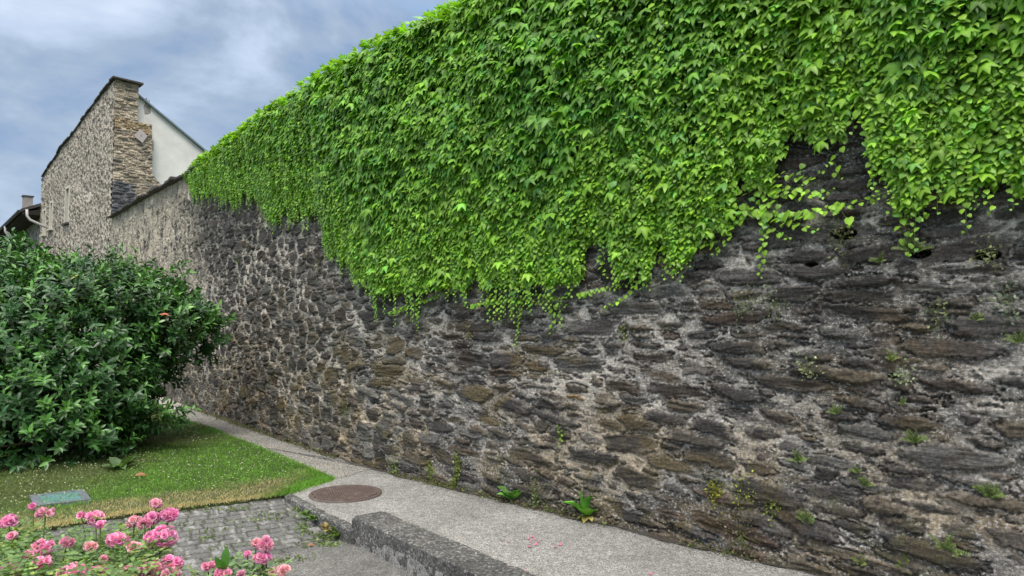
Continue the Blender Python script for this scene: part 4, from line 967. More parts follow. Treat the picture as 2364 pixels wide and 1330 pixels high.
# ------------------------------------------------------------------ lawn grass, clover and dry edge
rg_ = np.random.default_rng(81)
NB = 150000; X = rg_.uniform(-9.0, -1.5, NB * 2); Y = rg_.uniform(4.8, 15.5, NB * 2)
okk = inside(lawn_outline, X, Y) & (np.abs(X / Y + 0.1) < .72); X, Y = X[okk], Y[okk]
w = np.clip((7.5 / Y) ** 1.5, .15, 1); kk = rg_.random(len(X)) < w; X, Y = X[kk][:NB], Y[kk][:NB]
ii_ = np.array([q[:2] for q in inner_s]); tq = rg_.uniform(0, len(ii_) - 1.001, 9000); f_ = tq - np.floor(tq); tq = tq.astype(int); E_ = ii_[tq] * (1 - f_)[:, None] + ii_[tq + 1] * f_[:, None]; E_ = E_ + rg_.normal(0, .045, E_.shape); X = np.r_[X, E_[:, 0]]; Y = np.r_[Y, E_[:, 1]]
ii_ = np.array([q[:2] for q in edge_s]); tq = rg_.uniform(0, len(ii_) - 1.001, 7000); f_ = tq - np.floor(tq); tq = tq.astype(int); E_ = ii_[tq] * (1 - f_)[:, None] + ii_[tq + 1] * f_[:, None]; E_ = E_ + rg_.normal(0, .03, E_.shape); X = np.r_[X, E_[:, 0]]; Y = np.r_[Y, E_[:, 1]]
n = len(X)
inn = np.array([q[:2] for q in inner_s]); 
def dist_poly(X, Y, P):
    d = np.full(X.shape, 1e9)
    for a, b_ in zip(P[:-1], P[1:]):
        v = b_ - a; t_ = np.clip(((X - a[0]) * v[0] + (Y - a[1]) * v[1]) / (v @ v + 1e-9), 0, 1); d = np.minimum(d, np.hypot(X - a[0] - t_ * v[0], Y - a[1] - t_ * v[1]))
    return d
dd = dist_poly(X, Y, inn)
dry = (.66 + .34 * rg_.random(n)) * sm(.70, .28, dd + (fbm(X * 2.5, Y * 2.5, 601, 4) - .5) * .8) * sm(-2.15, -2.5, X)
patch = fbm(X * 1.1, Y * 1.1, 605, 4); brown = sm(-3.7, -4.7, X) * sm(.25, .55, patch) * .75 
c = np.array([.140, .290, .040]) * np.ones((n, 1)); c = c * (.65 + .8 * fbm(X * 3, Y * 3, 611, 3))[:, None] * np.exp(rg_.normal(0, .3, (n, 1)))
c = c * (1 - brown[:, None]) + np.array([.17, .16, .085]) * brown[:, None]
c = c * (1 - dry[:, None]) + np.array([.56, .43, .25]) * np.exp(rg_.normal(0, .22, (n, 1))) * dry[:, None]
hh = rg_.uniform(.02, .05, n) * (1 - .45 * dry); lean_ = rg_.normal(0, .55, (n, 2)); tip = np.c_[lean_, np.ones(n)]; nor = np.c_[rg_.normal(0, 1, (n, 2)), np.full(n, .3)]
B = basis(tip, nor); P = np.c_[X, Y, np.full(n, .004)]
g = instances('grass', BLADE, P, B, np.c_[np.full(n, .0048) * (1 + .3 * rg_.random(n)), hh, hh], c, M['grassb'], origin=(0, 0, 0)); tag(g, kind='stuff')
# clover leaves and tiny white flowers among the grass
nc = 26000; i_ = rg_.choice(n, nc); ok = dd[i_] > .5; i_ = i_[ok]; nc = len(i_); Pc = np.c_[X[i_] + rg_.normal(0, .03, nc), Y[i_] + rg_.normal(0, .03, nc), rg_.uniform(.02, .04, nc)]
a = rg_.uniform(0, 6.28, nc); Bc = basis(np.c_[np.cos(a), np.sin(a), rg_.normal(0, .2, nc)], np.c_[rg_.normal(0, .35, (nc, 2)), np.ones(nc)])
cc = np.array([.14, .27, .05]) * np.exp(rg_.normal(0, .3, (nc, 1))); br_ = brown[i_][:, None]; cc = cc * (1 - br_ * .7) + np.array([.12, .11, .05]) * br_ * .7
g = instances('clover', OVAL, Pc, Bc, rg_.uniform(.012, .02, nc), cc, M['grassb'], origin=(0, 0, 0)); tag(g, kind='stuff')
nf = 1500; Xf = rg_.uniform(-7.5, -1.7, nf * 6); Yf = rg_.uniform(5.4, 13, nf * 6); okf = inside(lawn_outline, Xf, Yf) & (dist_poly(Xf, Yf, inn) > .35) & (fbm(Xf * 1.6, Yf * 1.6, 621, 3) > .45)
Xf, Yf = Xf[okf][:nf], Yf[okf][:nf]; nf = len(Xf)
ball = ([(math.cos(i * 1.0472) * r_, math.sin(i * 1.0472) * r_, z_) for r_, z_ in ((.7, -.4), (1, .2)) for i in range(6)] + [(0, 0, .85)], [(i, (i + 1) % 6, 6 + (i + 1) % 6, 6 + i) for i in range(6)] + [(6 + i, 6 + (i + 1) % 6, 12) for i in range(6)])
Cf = np.array([.62, .66, .46]) * rg_.uniform(.6, 1.15, (nf, 1)) * np.array([1, 1, .9])
g = instances('clover_flowers', ball, np.c_[Xf, Yf, rg_.uniform(.045, .065, nf)], rand_basis(nf), rg_.uniform(.004, .0085, nf), Cf, M['petal'], origin=(0, 0, 0)); tag(g, kind='stuff')

# ------------------------------------------------------------------ manhole cover
mc_, _r = gp(798, 1141), None; R0 = .335
mh = empty('manhole_cover', (*mc_[:2], .004)); tag(mh, 'round rusty brown chequered manhole cover set in the path', 'manhole cover')
rust, t, p, o = newmat('rusty_iron'); tcd = N(t, 'ShaderNodeTexCoord'); nn = noise_node(t, 12, 6, .7, tcd.outputs['Object'])
r_ = ramp(t, nn.outputs['Fac'], [(.3, (.07, .052, .045)), (.6, (.13, .095, .08)), (.72, (.26, .22, .19))]); t.links.new(r_.outputs[0], p.inputs['Base Color']); p.inputs['Roughness'].default_value = .75; p.inputs['Metallic'].default_value = .1
nc_ = 64; V = []; F = []
for i, (rd, z_) in enumerate([(R0 - .035, .0), (R0 - .035, .012), (0.001, .012)]):
    for j in range(nc_): a = 2 * math.pi * j / nc_; V.append((mc_[0] + rd * math.cos(a), mc_[1] + rd * math.sin(a), .004 + z_))
F = [(i * nc_ + j, i * nc_ + (j + 1) % nc_, (i + 1) * nc_ + (j + 1) % nc_, (i + 1) * nc_ + j) for i in range(2) for j in range(nc_)]
ld = MB().add(V, F)
mrot = .35
k = 0
for i in range(-13, 14):
    for j in range(-13, 14):
        x_, y_ = i * .0235, j * .0235
        if math.hypot(x_, y_) > R0 - .05: continue
        a = mrot + (math.pi / 2 if (i + j) % 2 else 0); cx, cy = mc_[0] + x_ * math.cos(mrot) - y_ * math.sin(mrot), mc_[1] + x_ * math.sin(mrot) + y_ * math.cos(mrot)
        ca, sa = math.cos(a), math.sin(a); q = [(-.010, 0), (0, -.0045), (.010, 0), (0, .0045)]
        ld.hexa([(cx + u * ca - v * sa, cy + u * sa + v * ca, .0155) for u, v in q], [(cx + u * .7 * ca - v * .7 * sa, cy + u * .7 * sa + v * .7 * ca, .021) for u, v in q])
ld.build('lid', rust, mh)
V = []; prof = [(R0 + .01, .0), (R0 + .006, .012), (R0 - .022, .012), (R0 - .03, .0)]
for rd, z_ in prof:
    for j in range(nc_): a = 2 * math.pi * j / nc_; V.append((mc_[0] + rd * math.cos(a), mc_[1] + rd * math.sin(a), .003 + z_))
F = [(i * nc_ + j, i * nc_ + (j + 1) % nc_, (i + 1) * nc_ + (j + 1) % nc_, (i + 1) * nc_ + j) for i in range(3) for j in range(nc_)]
MB().add(V, F).build('frame', rust, mh, True)

# ------------------------------------------------------------------ flat glazed floor light in the lawn
zc = .034; cr4 = [gp(67, 1143, zc), gp(193, 1129, zc), gp(211, 1152, zc), gp(80, 1167, zc)]; ctr = sum(cr4) / 4
fl = empty('ground_hatch', (*ctr[:2], 0)); tag(fl, 'flat rectangular hatch with green glass and grey metal rim in the lawn', 'hatch')
mt = plain('brushed_zinc', (.20, .22, .26), .45, .2, 20, .001, metal=.4); gl, t, p, o = newmat('sea_green_glass'); tcd = N(t, 'ShaderNodeTexCoord'); nn = noise_node(t, 16, 5, .7, tcd.outputs['Object'], (1, 6, 1))
r_ = ramp(t, nn.outputs['Fac'], [(.3, (.11, .23, .24)), (.7, (.15, .29, .30))]); t.links.new(r_.outputs[0], p.inputs['Base Color']); p.inputs['Roughness'].default_value = .25
def lerpq(a, b_, c, d, u, v): return (a * (1 - u) + b_ * u) * (1 - v) + (d * (1 - u) + c * u) * v
ins_ = [lerpq(*cr4, u, v) for u, v in ((.14, .12), (.86, .12), (.86, .88), (.14, .88))]
b = MB()
for i in range(4):
    j = (i + 1) % 4; q = [cr4[i], cr4[j], ins_[j], ins_[i]]; b.hexa([x_ - [0, 0, .09] for x_ in q][::-1], [x_ for x_ in q][::-1])
b.build('rim', mt, fl); q = [x_ - np.array([0, 0, .006]) for x_ in ins_][::-1]; MB().hexa([x_ - [0, 0, .03] for x_ in q], q).build('glass', gl, fl)

# ------------------------------------------------------------------ plants
def herb(name, label, cat, pos, leaves, group=None, stalks=None, tmpl=LAUREL, wid=1.6, c=(.08, .2, .03), nor=None, seed=1):
    """leaves: (azimuth, elevation, length)"""
    r = np.random.default_rng(seed); root = empty(name, pos); tag(root, label, cat, group)
    n = len(leaves); L = np.array(leaves, float); az, el, ln = L[:, 0], L[:, 1], L[:, 2]
    tip = np.c_[np.cos(az) * np.cos(el), np.sin(az) * np.cos(el), np.sin(el)]; nr = np.c_[-np.cos(az) * np.sin(el) * .9, -np.sin(az) * np.sin(el) * .9, np.cos(el) + .1]
    C = np.array(c) * np.exp(r.normal(0, .2, (n, 1))); P = np.array(pos)[None] + tip * .01 + [0, 0, .005]
    instances('leaves', tmpl, P, basis(tip, nr + r.normal(0, .15, nr.shape)), np.c_[ln * wid, ln, ln], C, M['herb'], root, kz=r.uniform(1.2, 2.2, n)); return root
def rosette(k, l0, l1, e0_, e1_, r): return [(i * 2.4 + r.uniform(-.3, .3), r.uniform(e0_, e1_), r.uniform(l0, l1)) for i in range(k)]
r5 = random.Random(3)
def foot(px, py): q = gp(px, py, .008); return (float(q[0]), float(q[1]), .008)
herb('weed', 'bright green broad-leaved weed at the wall foot, nearer the manhole cover', 'weed', foot(1185, 1158), rosette(11, .12, .2, .1, 1.1, r5), 'broad-leaved weeds', wid=1.7, c=(.14, .31, .07), seed=2)
w2 = herb('weed', 'upright bright green weed with yellow dead leaves below, at the wall foot', 'weed', foot(1357, 1196), rosette(13, .15, .25, .5, 1.45, r5), 'broad-leaved weeds', wid=1.4, c=(.13, .34, .05), seed=3)
q = foot(1357, 1196); Lf = np.array([(-1.9, -.02, .16), (-1.4, .0, .13), (-2.5, .05, .12)]); tip = np.c_[np.cos(Lf[:, 0]), np.sin(Lf[:, 0]), Lf[:, 1]]
instances('dead_leaves', LAUREL, np.array([q] * 3) + [0, 0, .02], basis(tip, np.array([[0, 0, 1.]] * 3)), np.c_[Lf[:, 2] * 1.1, Lf[:, 2], Lf[:, 2]], np.array([[.5, .42, .14]] * 3), M['herb'], w2)
herb('weed', 'pale dusty green weed standing alone in the lawn before the laurel', 'weed', foot(277, 1083), rosette(10, .15, .24, .15, 1.0, r5), 'broad-leaved weeds', wid=1.5, c=(.10, .17, .07), seed=4)
herb('weed', 'spiky grassy weed against the end of the raised kerb block', 'weed', (*gp(783, 1246, LOW)[:2], LOW + .015), rosette(22, .07, .15, .2, 1.3, r5), 'broad-leaved weeds', wid=.7, c=(.13, .20, .05), seed=5)
for (x_, y_, lb) in [(706, 1190, 'small green weed in the gap along the edging, close to the lawn corner'), (722, 1200, 'round-leaved weed halfway along the low concrete edging'), (752, 1222, 'dry yellowish weed along the edging near the kerb block')]:
    herb('small_weed', lb, 'weed', (*gp(x_, y_, -.05)[:2], -.06), rosette(18, .03, .07, .1, 1.2, r5), 'small weeds along the edging', wid=1.5, c=(.12, .20, .05) if x_ != 752 else (.28, .22, .09), seed=x_)

# ferns and tufts rooted in the wall joints
def fern(label, px, py, size, k, seed, c=(.13, .22, .04), up=.6, name='fern', grp='ferns rooted in the wall joints'):
    r = np.random.default_rng(seed); u, z = wpx(px, py, .02); base = wall3(np.array(u), z, .0).reshape(3); nw = np.array([*WN(np.array(u)), 0]); tw = np.array([*WT(np.array(u)), 0]); upv = np.array([0, 0, 1.])
    root = empty(name, base); tag(root, label, 'fern' if name == 'fern' else 'wall plant', grp); P, T, Nn, S = [], [], [], []; st_ = MB()
    for i in range(k):
        a = r.uniform(-1.25, 1.25) if k > 3 else r.uniform(-.8, .8); d = tw * math.sin(a) * .9 + upv * (math.cos(a) * 1.0 + .1) + nw * r.uniform(.1, .55); d /= np.linalg.norm(d); L = size * .74 * r.uniform(.5, 1.1); m_ = 11; pth = []
        for j in range(m_ + 1):
            f = j / m_; pth.append(base + d * L * f - upv * L * .34 * f * f * abs(math.sin(a)) + nw * .01)
        st_.tube(pth[::2], .0013, 3, False)
        for j in range(1, m_ + 1):
            tg = pth[j] - pth[j - 1]; tg /= np.linalg.norm(tg); sd_ = np.cross(tg, nw + upv * .5); sd_ /= np.linalg.norm(sd_)
            for s_ in (-1, 1): P.append(pth[j]); T.append(sd_ * s_ + tg * .35); Nn.append(nw * .6 + upv * .6 + r.normal(0, .2, 3)); S.append(L * .16 * (1 - .72 * j / m_) + .004)
    P, T, Nn, S = map(np.array, (P, T, Nn, S)); C = np.array(c) * np.exp(r.normal(0, .22, (len(P), 1)))
    instances('fronds', OVAL, P, basis(T, Nn), np.c_[S * .9, S, S], C, M['herb'], root); st_.build('stalks', M['gstem'], root)
for a in [('bright fern tuft beneath the tip of the ivy trail, largest of the high ferns', 2110, 580, .17, 15), ('sparse small fern left of the large high fern', 2032, 604, .10, 9), ('spreading fern with arched fronds above the ochre streaked stone', 2112, 1022, .14, 9),
          ('fern beside a black slate at mid height under the white-flowered tuft', 1932, 955, .11, 8), ('dark fern low in the joint left of the ochre streak', 1842, 1066, .13, 9), ('full yellow-green fern above the path, second from the bottom right', 1862, 1208, .15, 17),
          ('large feathery fern at the bottom right foot of the wall', 2182, 1280, .19, 17), ('dense bright fern clump near the right edge below mid height', 2284, 1148, .15, 18), ('small fern close to the ground at the bottom right, left of a twin', 1985, 1305, .12, 10),
          ('little flat fern hugging the lowest stones right of another', 2085, 1310, .11, 8), ('small fern under the brown ledge stone', 1998, 1122, .09, 8), ('dull fern in the shadowed joint near the top right holes', 2250, 740, .10, 9),
          ('thin dark fern below the square black slate', 2055, 832, .11, 7), ('tiny fern above the long dark slab', 2082, 935, .07, 6), ('fern tuft on the mid-left wall above the pale mortar', 550, 608, .17, 12), ('small fern below the brown stone ledge at right', 1980, 1092, .08, 7), ('yellow-green sprig at the right edge of the picture', 2352, 790, .12, 5)]:
    fern(*a, seed=a[1], c=(.17, .22, .05) if a[1] % 2 else (.13, .185, .045))
def tuft(label, px, py, size, n, seed, c, droop=.3, name='wall_tuft', grp='leafy tufts on the wall'):
    r = np.random.default_rng(seed); u, z = wpx(px, py, .02); base = wall3(np.array(u), z, .02).reshape(3); nw = np.array([*WN(np.array(u)), 0]); tw = np.array([*WT(np.array(u)), 0])
    root = empty(name, base); tag(root, label, 'wall plant', grp); q = r.normal(0, 1, (n, 3)) * np.array([size * .5, size * .16, size * (.42 + droop)]); P = base + q[:, :1] * tw + np.abs(q[:, 1:2]) * nw + q[:, 2:] * np.array([0, 0, 1.])
    T = r.normal(0, .8, (n, 3)) + nw * .5 - np.array([0, 0, .2]); C = np.array(c) * np.exp(r.normal(0, .3, (n, 1)))
    instances('leaves', OVAL, P, basis(T, nw + r.normal(0, .5, (n, 3))), r.uniform(.011, .021, n) * 1.3, C, M['herb'], root)
    s_ = MB()
    for i in range(0, n, 6): s_.tube([base, (base + P[i]) / 2 + nw * .01, P[i]], .001, 3, False)
    s_.build('stems', M['gstem'], root)
for a in [('pale blossoming tuft at mid height right of centre', 1866, 850, .07, 70, (.26, .30, .15)), ('greenish white-flowered tuft with a bright leaf', 2080, 868, .07, 50, (.22, .28, .15)), ('bushy dark tuft spilling from the joint below the hanging ivy', 1720, 700, .10, 80, (.13, .15, .08)),
          ('second bushy tuft right of its dark neighbour', 1786, 702, .08, 70, (.12, .15, .07)), ('dry mossy tuft in the first putlog hole', 1943, 548, .10, 110, (.10, .10, .045)), ('pale tuft in the right putlog hole trailing thin stems', 2280, 585, .07, 60, (.20, .22, .10)),
          ('bright green cushion on the pale mortar patch', 1294, 1008, .05, 60, (.18, .28, .04)), ('yellow moss cushion above the low slate', 1652, 1136, .07, 130, (.22, .22, .03)), ('light green trailing tuft right of the yellow moss', 1720, 1128, .09, 110, (.24, .28, .05)),
          ('faint green tuft on the joint right of the trailing one', 1782, 1165, .06, 50, (.20, .24, .05)), ('grey-brown dry tuft high on the middle wall', 735, 610, .16, 160, (.13, .115, .07)), ('dry grass tuft below the ivy fringe at centre left', 1085, 770, .09, 60, (.15, .13, .07)),
          ('wispy green tuft above the dark slab, centre', 1440, 765, .06, 30, (.18, .22, .06)), ('dusty tuft on the left wall beside the ochre stone', 800, 940, .16, 120, (.12, .11, .06)), ('small bluish tuft near the right edge', 2330, 695, .09, 60, (.15, .19, .12)),
          ('mossy tuft under the trailing ivy at right', 2085, 505, .07, 80, (.14, .14, .04)), ('low leafy tuft right of the wall-foot weed', 1240, 1140, .13, 160, (.13, .16, .07)), ('thin dry stalks at the foot of the wall below the moss', 1710, 1235, .16, 190, (.13, .11, .06)),
          ('small dark tuft at centre right below the black slate', 2165, 725, .07, 50, (.14, .17, .08)), ('scrubby tuft between the ivy fringe and a dark stone', 1545, 600, .10, 90, (.14, .13, .07)), ('leafy tuft at the wall foot left of the creeping ring', 912, 1085, .10, 160, (.16, .20, .06))]:
    tuft(a[0], a[1], a[2], a[3], a[4], a[1] + 7, a[5])
# creeping plant forming a U at the wall foot
cr_ = empty('creeping_plant', wall3(np.array(wpx(1030, 1120)[0]), .0, .03).reshape(3)); tag(cr_, 'small-leaved creeper forming a U shape on the lowest stones', 'creeper')
pathU = [(1052, 1050), (1058, 1075), (1052, 1105), (1038, 1126), (1015, 1130), (998, 1122), (995, 1095), (990, 1070)]; rU = np.random.default_rng(5); Pn, Tn = [], []
qs = np.array([wpx(x_, y_, .03) for x_, y_ in pathU]); dU = np.r_[0, np.cumsum(np.hypot(*np.diff(qs, axis=0).T))]; nU = 900
sU = rU.uniform(0, dU[-1], nU); wU = .045 * (1 - .35 * (sU < .3)); uu_ = np.interp(sU, dU, qs[:, 0]) + rU.normal(0, 1, nU) * wU * .6; zz_ = np.maximum(np.interp(sU, dU, qs[:, 1]) + rU.normal(0, 1, nU) * wU * .6, .01)
nwU = np.c_[WN(uu_), np.zeros(nU)]; instances('leaves', OVAL, wall3(uu_, zz_, .01 + np.abs(rU.normal(0, .025, nU))), basis(rU.normal(0, 1, (nU, 3)) - [0, 0, .4], nwU + rU.normal(0, .5, (nU, 3)) + [0, 0, .4]), rU.uniform(.014, .026, nU), np.array([.16, .20, .045]) * np.exp(rU.normal(0, .3, (nU, 1))), M['herb'], cr_)
cs_ = MB(); cs_.tube(wall3(qs[:, 0], np.maximum(qs[:, 1], .01), .012), .003, 5); cs_.build('stem', M['gstem'], cr_)
# ground-hugging growth along the wall foot and in the setts
nG = 5200; ug = rU.uniform(13, UMAX - 2, nG); ok = fbm(ug * 1.7, ug * 0, 701, 3) > .46; ug = ug[ok]; nG = len(ug); Pg = wall3(ug, .012 + np.abs(rU.normal(0, .018, nG)), .02 + np.abs(rU.normal(0, .05, nG)))
Cg = np.where(rU.random((nG, 1)) < .45, np.array([.12, .16, .05]), np.array([.13, .10, .06])) * np.exp(rU.normal(0, .3, (nG, 1)))
g = instances('wall_foot_growth', OVAL, Pg, basis(rU.normal(0, 1, (nG, 3)) + [0, 0, .4], rU.normal(0, .6, (nG, 3)) + [0, 0, 1]), rU.uniform(.012, .028, nG), Cg, M['herb'], origin=(0, 0, 0)); tag(g, kind='stuff')
PJ = []
for (x_, y_, sx, sy, n_) in [(445, 1183, .12, .03, 60), (540, 1180, .1, .03, 70), (630, 1185, .1, .03, 50), (610, 1195, .12, .02, 60), (480, 1230, .05, .05, 40), (650, 1280, .12, .02, 80), (660, 1273, .08, .02, 60), (705, 1243, .05, .02, 30), (560, 1240, .14, .02, 40), (700, 1205, .03, .1, 120), (745, 1225, .05, .08, 170), (770, 1240, .06, .05, 120), (430, 1210, .15, .02, 50), (520, 1215, .2, .02, 50), (690, 1175, .03, .06, 80)]:
    q = gp(x_, y_, -.05)[:2]; PJ.append(q + rU.normal(0, 1, (n_, 1)) * sx * np.array([.93, .36]) + rU.normal(0, 1, (n_, 1)) * sy * np.array([-.36, .93]))
PJ = np.concatenate(PJ); nJ = len(PJ)
yy_ = (PJ - e0) @ ey; zz_ = -.034 - .082 * sm(0, 1.1, yy_)
g = instances('joint_weeds', OVAL, np.c_[PJ, zz_ + rU.uniform(0, .02, nJ)], basis(rU.normal(0, 1, (nJ, 3)) + [0, 0, .5], rU.normal(0, .5, (nJ, 3)) + [0, 0, 1]), rU.uniform(.012, .03, nJ), np.array([.13, .19, .05]) * np.exp(rU.normal(0, .35, (nJ, 1))), M['herb'], origin=(0, 0, 0)); tag(g, kind='stuff')

# fallen petals
pet = ([(0, 0, 0), (.5, .3, .14), (.42, .85, .2), (0, 1, .12), (-.42, .85, .2), (-.5, .3, .14), (0, .5, 0)], [(0, 1, 6), (1, 2, 6), (2, 3, 6), (3, 4, 6), (4, 5, 6), (5, 0, 6)])
for i, (x_, y_) in enumerate([(1165, 1245), (1170, 1249), (1222, 1244), (1228, 1250), (1236, 1246), (1243, 1250), (1250, 1246), (1232, 1240), (1290, 1258), (1285, 1262), (1208, 1326), (1212, 1322), (1505, 1326), (1226, 1262), (1240, 1258)]):
    q = gp(x_, y_, .008); a = rU.uniform(0, 6.28); o_ = instances('petal', pet, q[None], basis(np.array([[math.cos(a), math.sin(a), .1]]), np.array([[rU.normal(0, .2), rU.normal(0, .2), 1.]])), np.array([rU.uniform(.018, .028)]), np.array([[.72, .22, .33]]), M['petal'], origin=tuple(map(float, q)))
    tag(o_, 'small fallen pink rose petal lying on the grey path', 'petal', 'rose petals scattered on the path')
for i, (x_, y_, z_, lb) in enumerate([(310, 1098, .03, 'curled orange-brown dead leaf lying on the lawn'), (709, 1259, LOW + .03, 'small reddish dead leaf on the setts by the kerb'), (368, 727, None, 'single coral red leaf caught on the laurel bush')]):
    q = gp(x_, y_, z_) if z_ is not None else dp(x_, y_, 8.95)
    o_ = instances('dead_leaf', LAUREL, q[None], basis(np.array([[1, .2, .1]]), np.array([[0, -.4, 1.]])), np.array([[.16, .12, .12] if i != 1 else [.07, .06, .06]]), np.array([[.42, .17, .08] if i != 2 else [.62, .16, .10]]), M['herb'], origin=tuple(map(float, q)), kz=[2]); tag(o_, lb, 'leaf', 'fallen leaves')

# ------------------------------------------------------------------ roses in the foreground
def petal_tmpl(): return ([(0, 0, 0), (.34, .25, .03), (.52, .62, .12), (.30, .96, .26), (0, 1.0, .24), (-.30, .96, .26), (-.52, .62, .12), (-.34, .25, .03), (0, .55, 0)],
                          [(0, 1, 8), (1, 2, 8), (2, 3, 8), (3, 4, 8), (4, 5, 8), (5, 6, 8), (6, 7, 8), (7, 0, 8)])
PT = petal_tmpl()
def cluster(root, pos, rad, nb, tone, seed):
    """a head of small double roses; tone 0 = vivid pink, 1 = faded salmon"""
    r = np.random.default_rng(seed); P, T, Nn, S, C = [], [], [], [], []; view = np.array([.35, -.75, .35])
    for b_ in range(int(nb * 1.9)):
        d = r.normal(0, 1, 3) + np.array([.1, -.45, .5]); d /= np.linalg.norm(d); c0 = pos + d * rad * np.array([1, .8, .62]) * r.uniform(.75, 1.05); size = r.uniform(.0115, .0170)
        a_ = np.cross(d, [.3, .2, .9]); a_ /= np.linalg.norm(a_); bb = np.cross(d, a_); pk = np.clip(tone + r.normal(0, .18), 0, 1)
        base = np.array([.86, .30, .58]) * (1 - pk) + np.array([.86, .52, .50]) * pk
        for ring, (k, el, ln) in enumerate([(6, .15, 1.0), (6, .7, .82), (5, 1.1, .6), (3, 1.4, .42)]):
            for j in range(k):
                an = 6.283 * j / k + ring * .5 + r.normal(0, .15); rd = a_ * math.cos(an) + bb * math.sin(an); t_ = rd * math.cos(el) + d * math.sin(el)
                P.append(c0 - d * size * .3); T.append(t_ + r.normal(0, .08, 3)); Nn.append(d * math.cos(el) - rd * math.sin(el)); S.append(size * ln * 1.05)
                lt = .55 * (ring == 0) + .35 * (ring == 1) + r.uniform(-.1, .15); C.append(base * (1 - lt * .5) + np.array([.95, .62, .74]) * lt * .5)
    P, T, Nn, S, C = map(np.array, (P, T, Nn, S, C))
    return instances('flower_cluster', PT, P, basis(T, Nn), np.c_[S, S, S], np.clip(C * np.exp(r.normal(0, .1, (len(P), 1))), 0, .95), M['petal'], root)
def rose_bush(label, centre, heads, top_fn, xr, yr, nleaf, seed, leafc):
    r = np.random.default_rng(seed); root = empty('rose_bush', centre); heads = [(a, b_, 3.1 - (b_ - 1160) * .0030 if a < 430 else c, d * .92, int(e_ * 1.0), f) for a, b_, c, d, e_, f in heads]; tag(root, label, 'rose bush', 'pink rose bushes in the foreground')
    st_ = MB()
    for (px, py, dep, rad, nb, tone) in heads:
        q = dp(px, py, dep); cluster(root, q, rad, nb, tone, int(px * 7 + py)); b0 = np.array([q[0] * .75 + centre[0] * .25 + r.normal(0, .05), q[1] * .7 + centre[1] * .3, 0.]); m_ = (q + b0) / 2 + r.normal(0, .04, 3)
        st_.tube([b0, m_, q - [0, 0, rad * .3]], [.006, .004, .0025], 5, False)
    st_.build('stem', M['gstem'], root, True)
    X = r.uniform(*xr, nleaf * 3); Y = r.uniform(*yr, nleaf * 3); tp = top_fn(X, Y); ok = tp > .3; X, Y, tp = X[ok][:nleaf], Y[ok][:nleaf], tp[ok][:nleaf]; n = len(X)
    Z = tp - np.abs(r.normal(0, .16, n)) - .01; Z = np.maximum(Z, r.uniform(.03, .4, n))
    # compound leaves: five leaflets on a short stalk
    a = r.uniform(0, 6.28, n); el = r.uniform(-.3, .7, n); ax = np.c_[np.cos(a) * np.cos(el), np.sin(a) * np.cos(el), np.sin(el)]; sd_ = np.cross(ax, [0, 0, 1.]); sd_ /= np.linalg.norm(sd_, axis=1, keepdims=True); upn = np.cross(sd_, ax)
    P, T, S, Nn, C = [], [], [], [], []; cb = np.array(leafc) * np.exp(r.normal(0, .28, (n, 1))); yl = (r.random(n) < .14)[:, None]; cb = np.where(yl, cb * np.array([1.9, 1.5, 1.1]), cb); L = r.uniform(.045, .07, n)[:, None]; c3 = np.c_[X, Y, Z]
    for f, s_, ang in ((.35, 1, 1.0), (.35, -1, 1.0), (.7, 1, .9), (.7, -1, .9), (1., 0, 0)):
        P.append(c3 + ax * L * f); T.append(ax * math.cos(ang) + sd_ * s_ * math.sin(ang) + r.normal(0, .12, (n, 3)) - [0, 0, .12]); Nn.append(upn + r.normal(0, .3, (n, 3))); S.append(r.uniform(.014, .024, n)); C.append(cb)
    P, T, Nn, S, C = map(np.concatenate, (P, T, Nn, S, C))
    instances('foliage', OVAL, P, basis(T, Nn), np.c_[S * 1.15, S, S], C, M['herb'], root); return root
heads = [(22, 1205, 2.95, .045, 10, .0), (78, 1168, 3.1, .018, 3, .0), (105, 1185, 3.1, .04, 8, .65), (222, 1196, 3.1, .05, 9, .35), (188, 1190, 3.1, .015, 2, .0), (232, 1212, 3.0, .02, 3, .1), (361, 1162, 3.25, .028, 7, .6), (390, 1190, 3.15, .042, 16, .12), (350, 1196, 3.15, .04, 10, .1),
         (335, 1210, 3.1, .03, 8, .4), (310, 1205, 3.1, .035, 9, .8), (374, 1240, 2.95, .072, 26, .1), (270, 1246, 2.95, .045, 14, .2), (30, 1238, 2.9, .02, 4, .5), (155, 1252, 2.9, .028, 6, .55), (100, 1262, 2.85, .042, 11, .3), (70, 1280, 2.8, .025, 5, .3), (210, 1262, 2.85, .024, 6, .95), (310, 1265, 2.85, .034, 9, .85),
         (95, 1300, 2.75, .04, 9, .25), (28, 1324, 2.65, .055, 15, .1), (168, 1322, 2.7, .055, 17, .45), (222, 1326, 2.7, .045, 12, .02), (392, 1300, 2.8, .05, 16, .2), (340, 1316, 2.75, .06, 18, .25), (300, 1322, 2.7, .04, 9, .7), (385, 1330, 2.7, .05, 14, .7), (240, 1290, 2.8, .015, 3, .9)]
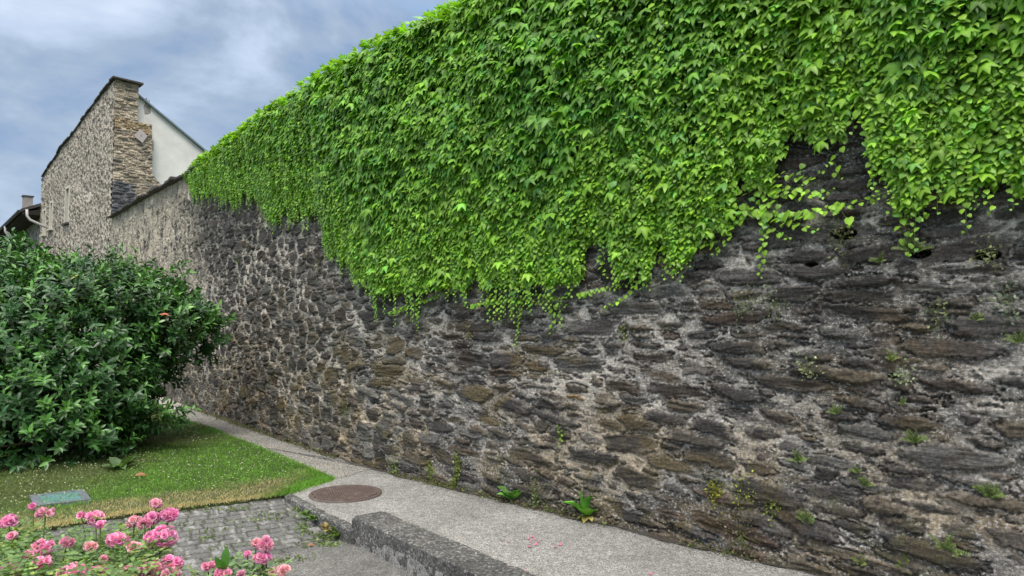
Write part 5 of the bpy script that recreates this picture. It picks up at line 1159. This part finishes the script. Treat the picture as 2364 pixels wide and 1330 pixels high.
def top_left(X, Y):
    px = 1182 + X / Y * FPX
    t_ = (3.1 - Y) * 135 + np.interp(px, [-900, -60, 0, 60, 110, 140, 170, 200, 240, 290, 330, 380, 415, 440], [1230, 1215, 1220, 1195, 1205, 1270, 1250, 1205, 1215, 1215, 1195, 1200, 1240, 1330])
    return CAMH - (t_ - 757 + 18 * (fbm(X * 12, Y * 12, 811, 2) - .3)) / FPX * Y - 2 * sm(395, 440, px)
cl_ = gp(200, 1200, .0)
rose_bush('pink rose bush crowded with bright and fading flower heads at the lower left', (-1.85, 2.85, -.03), heads, top_left, (-2.9, -1.1), (2.35, 3.25), 9500, 91, (.12, .205, .062))
heads2 = [(606, 1288, 2.75, .036, 9, .3), (612, 1258, 2.75, .034, 8, .45), (616, 1246, 2.75, .016, 3, .4), (592, 1252, 2.75, .018, 3, .9), (572, 1279, 2.75, .011, 2, .0), (480, 1305, 2.7, .024, 4, .4), (515, 1324, 2.65, .036, 8, .4), (632, 1320, 2.7, .018, 3, .3), (655, 1318, 2.7, .028, 7, .98), (560, 1328, 2.6, .02, 3, .5)]
def top_r(X, Y):
    px = 1182 + X / Y * FPX; t_ = np.interp(px, [430, 460, 500, 540, 580, 620, 660, 700], [1400, 1335, 1312, 1290, 1285, 1290, 1325, 1400])
    return CAMH - (t_ - 757) / FPX * 2.7 - 2 * ((px < 450) | (px > 680))
rb2 = rose_bush('small pink rose bush with a few loose flower heads at the bottom centre-left', (-1.02, 2.6, -.03), heads2, top_r, (-1.35, -.75), (2.4, 2.85), 1100, 95, (.15, .24, .10))
q = dp(518, 1318, 2.65); Lf = [((.1), 1.5, .09), (2.2, 1.3, .06), (4., 1.0, .07), (5., .8, .06)]
tip = np.array([[math.cos(a) * math.cos(e_), math.sin(a) * math.cos(e_), math.sin(e_)] for a, e_, l in Lf]); instances('tall_leaf', LAUREL, np.array([q] * 4), basis(tip, np.array([[.2, -1, .2]] * 4)), np.array([[l, l, l] for a, e_, l in Lf]), np.array([[.07, .19, .03]] * 4), M['herb'], rb2)
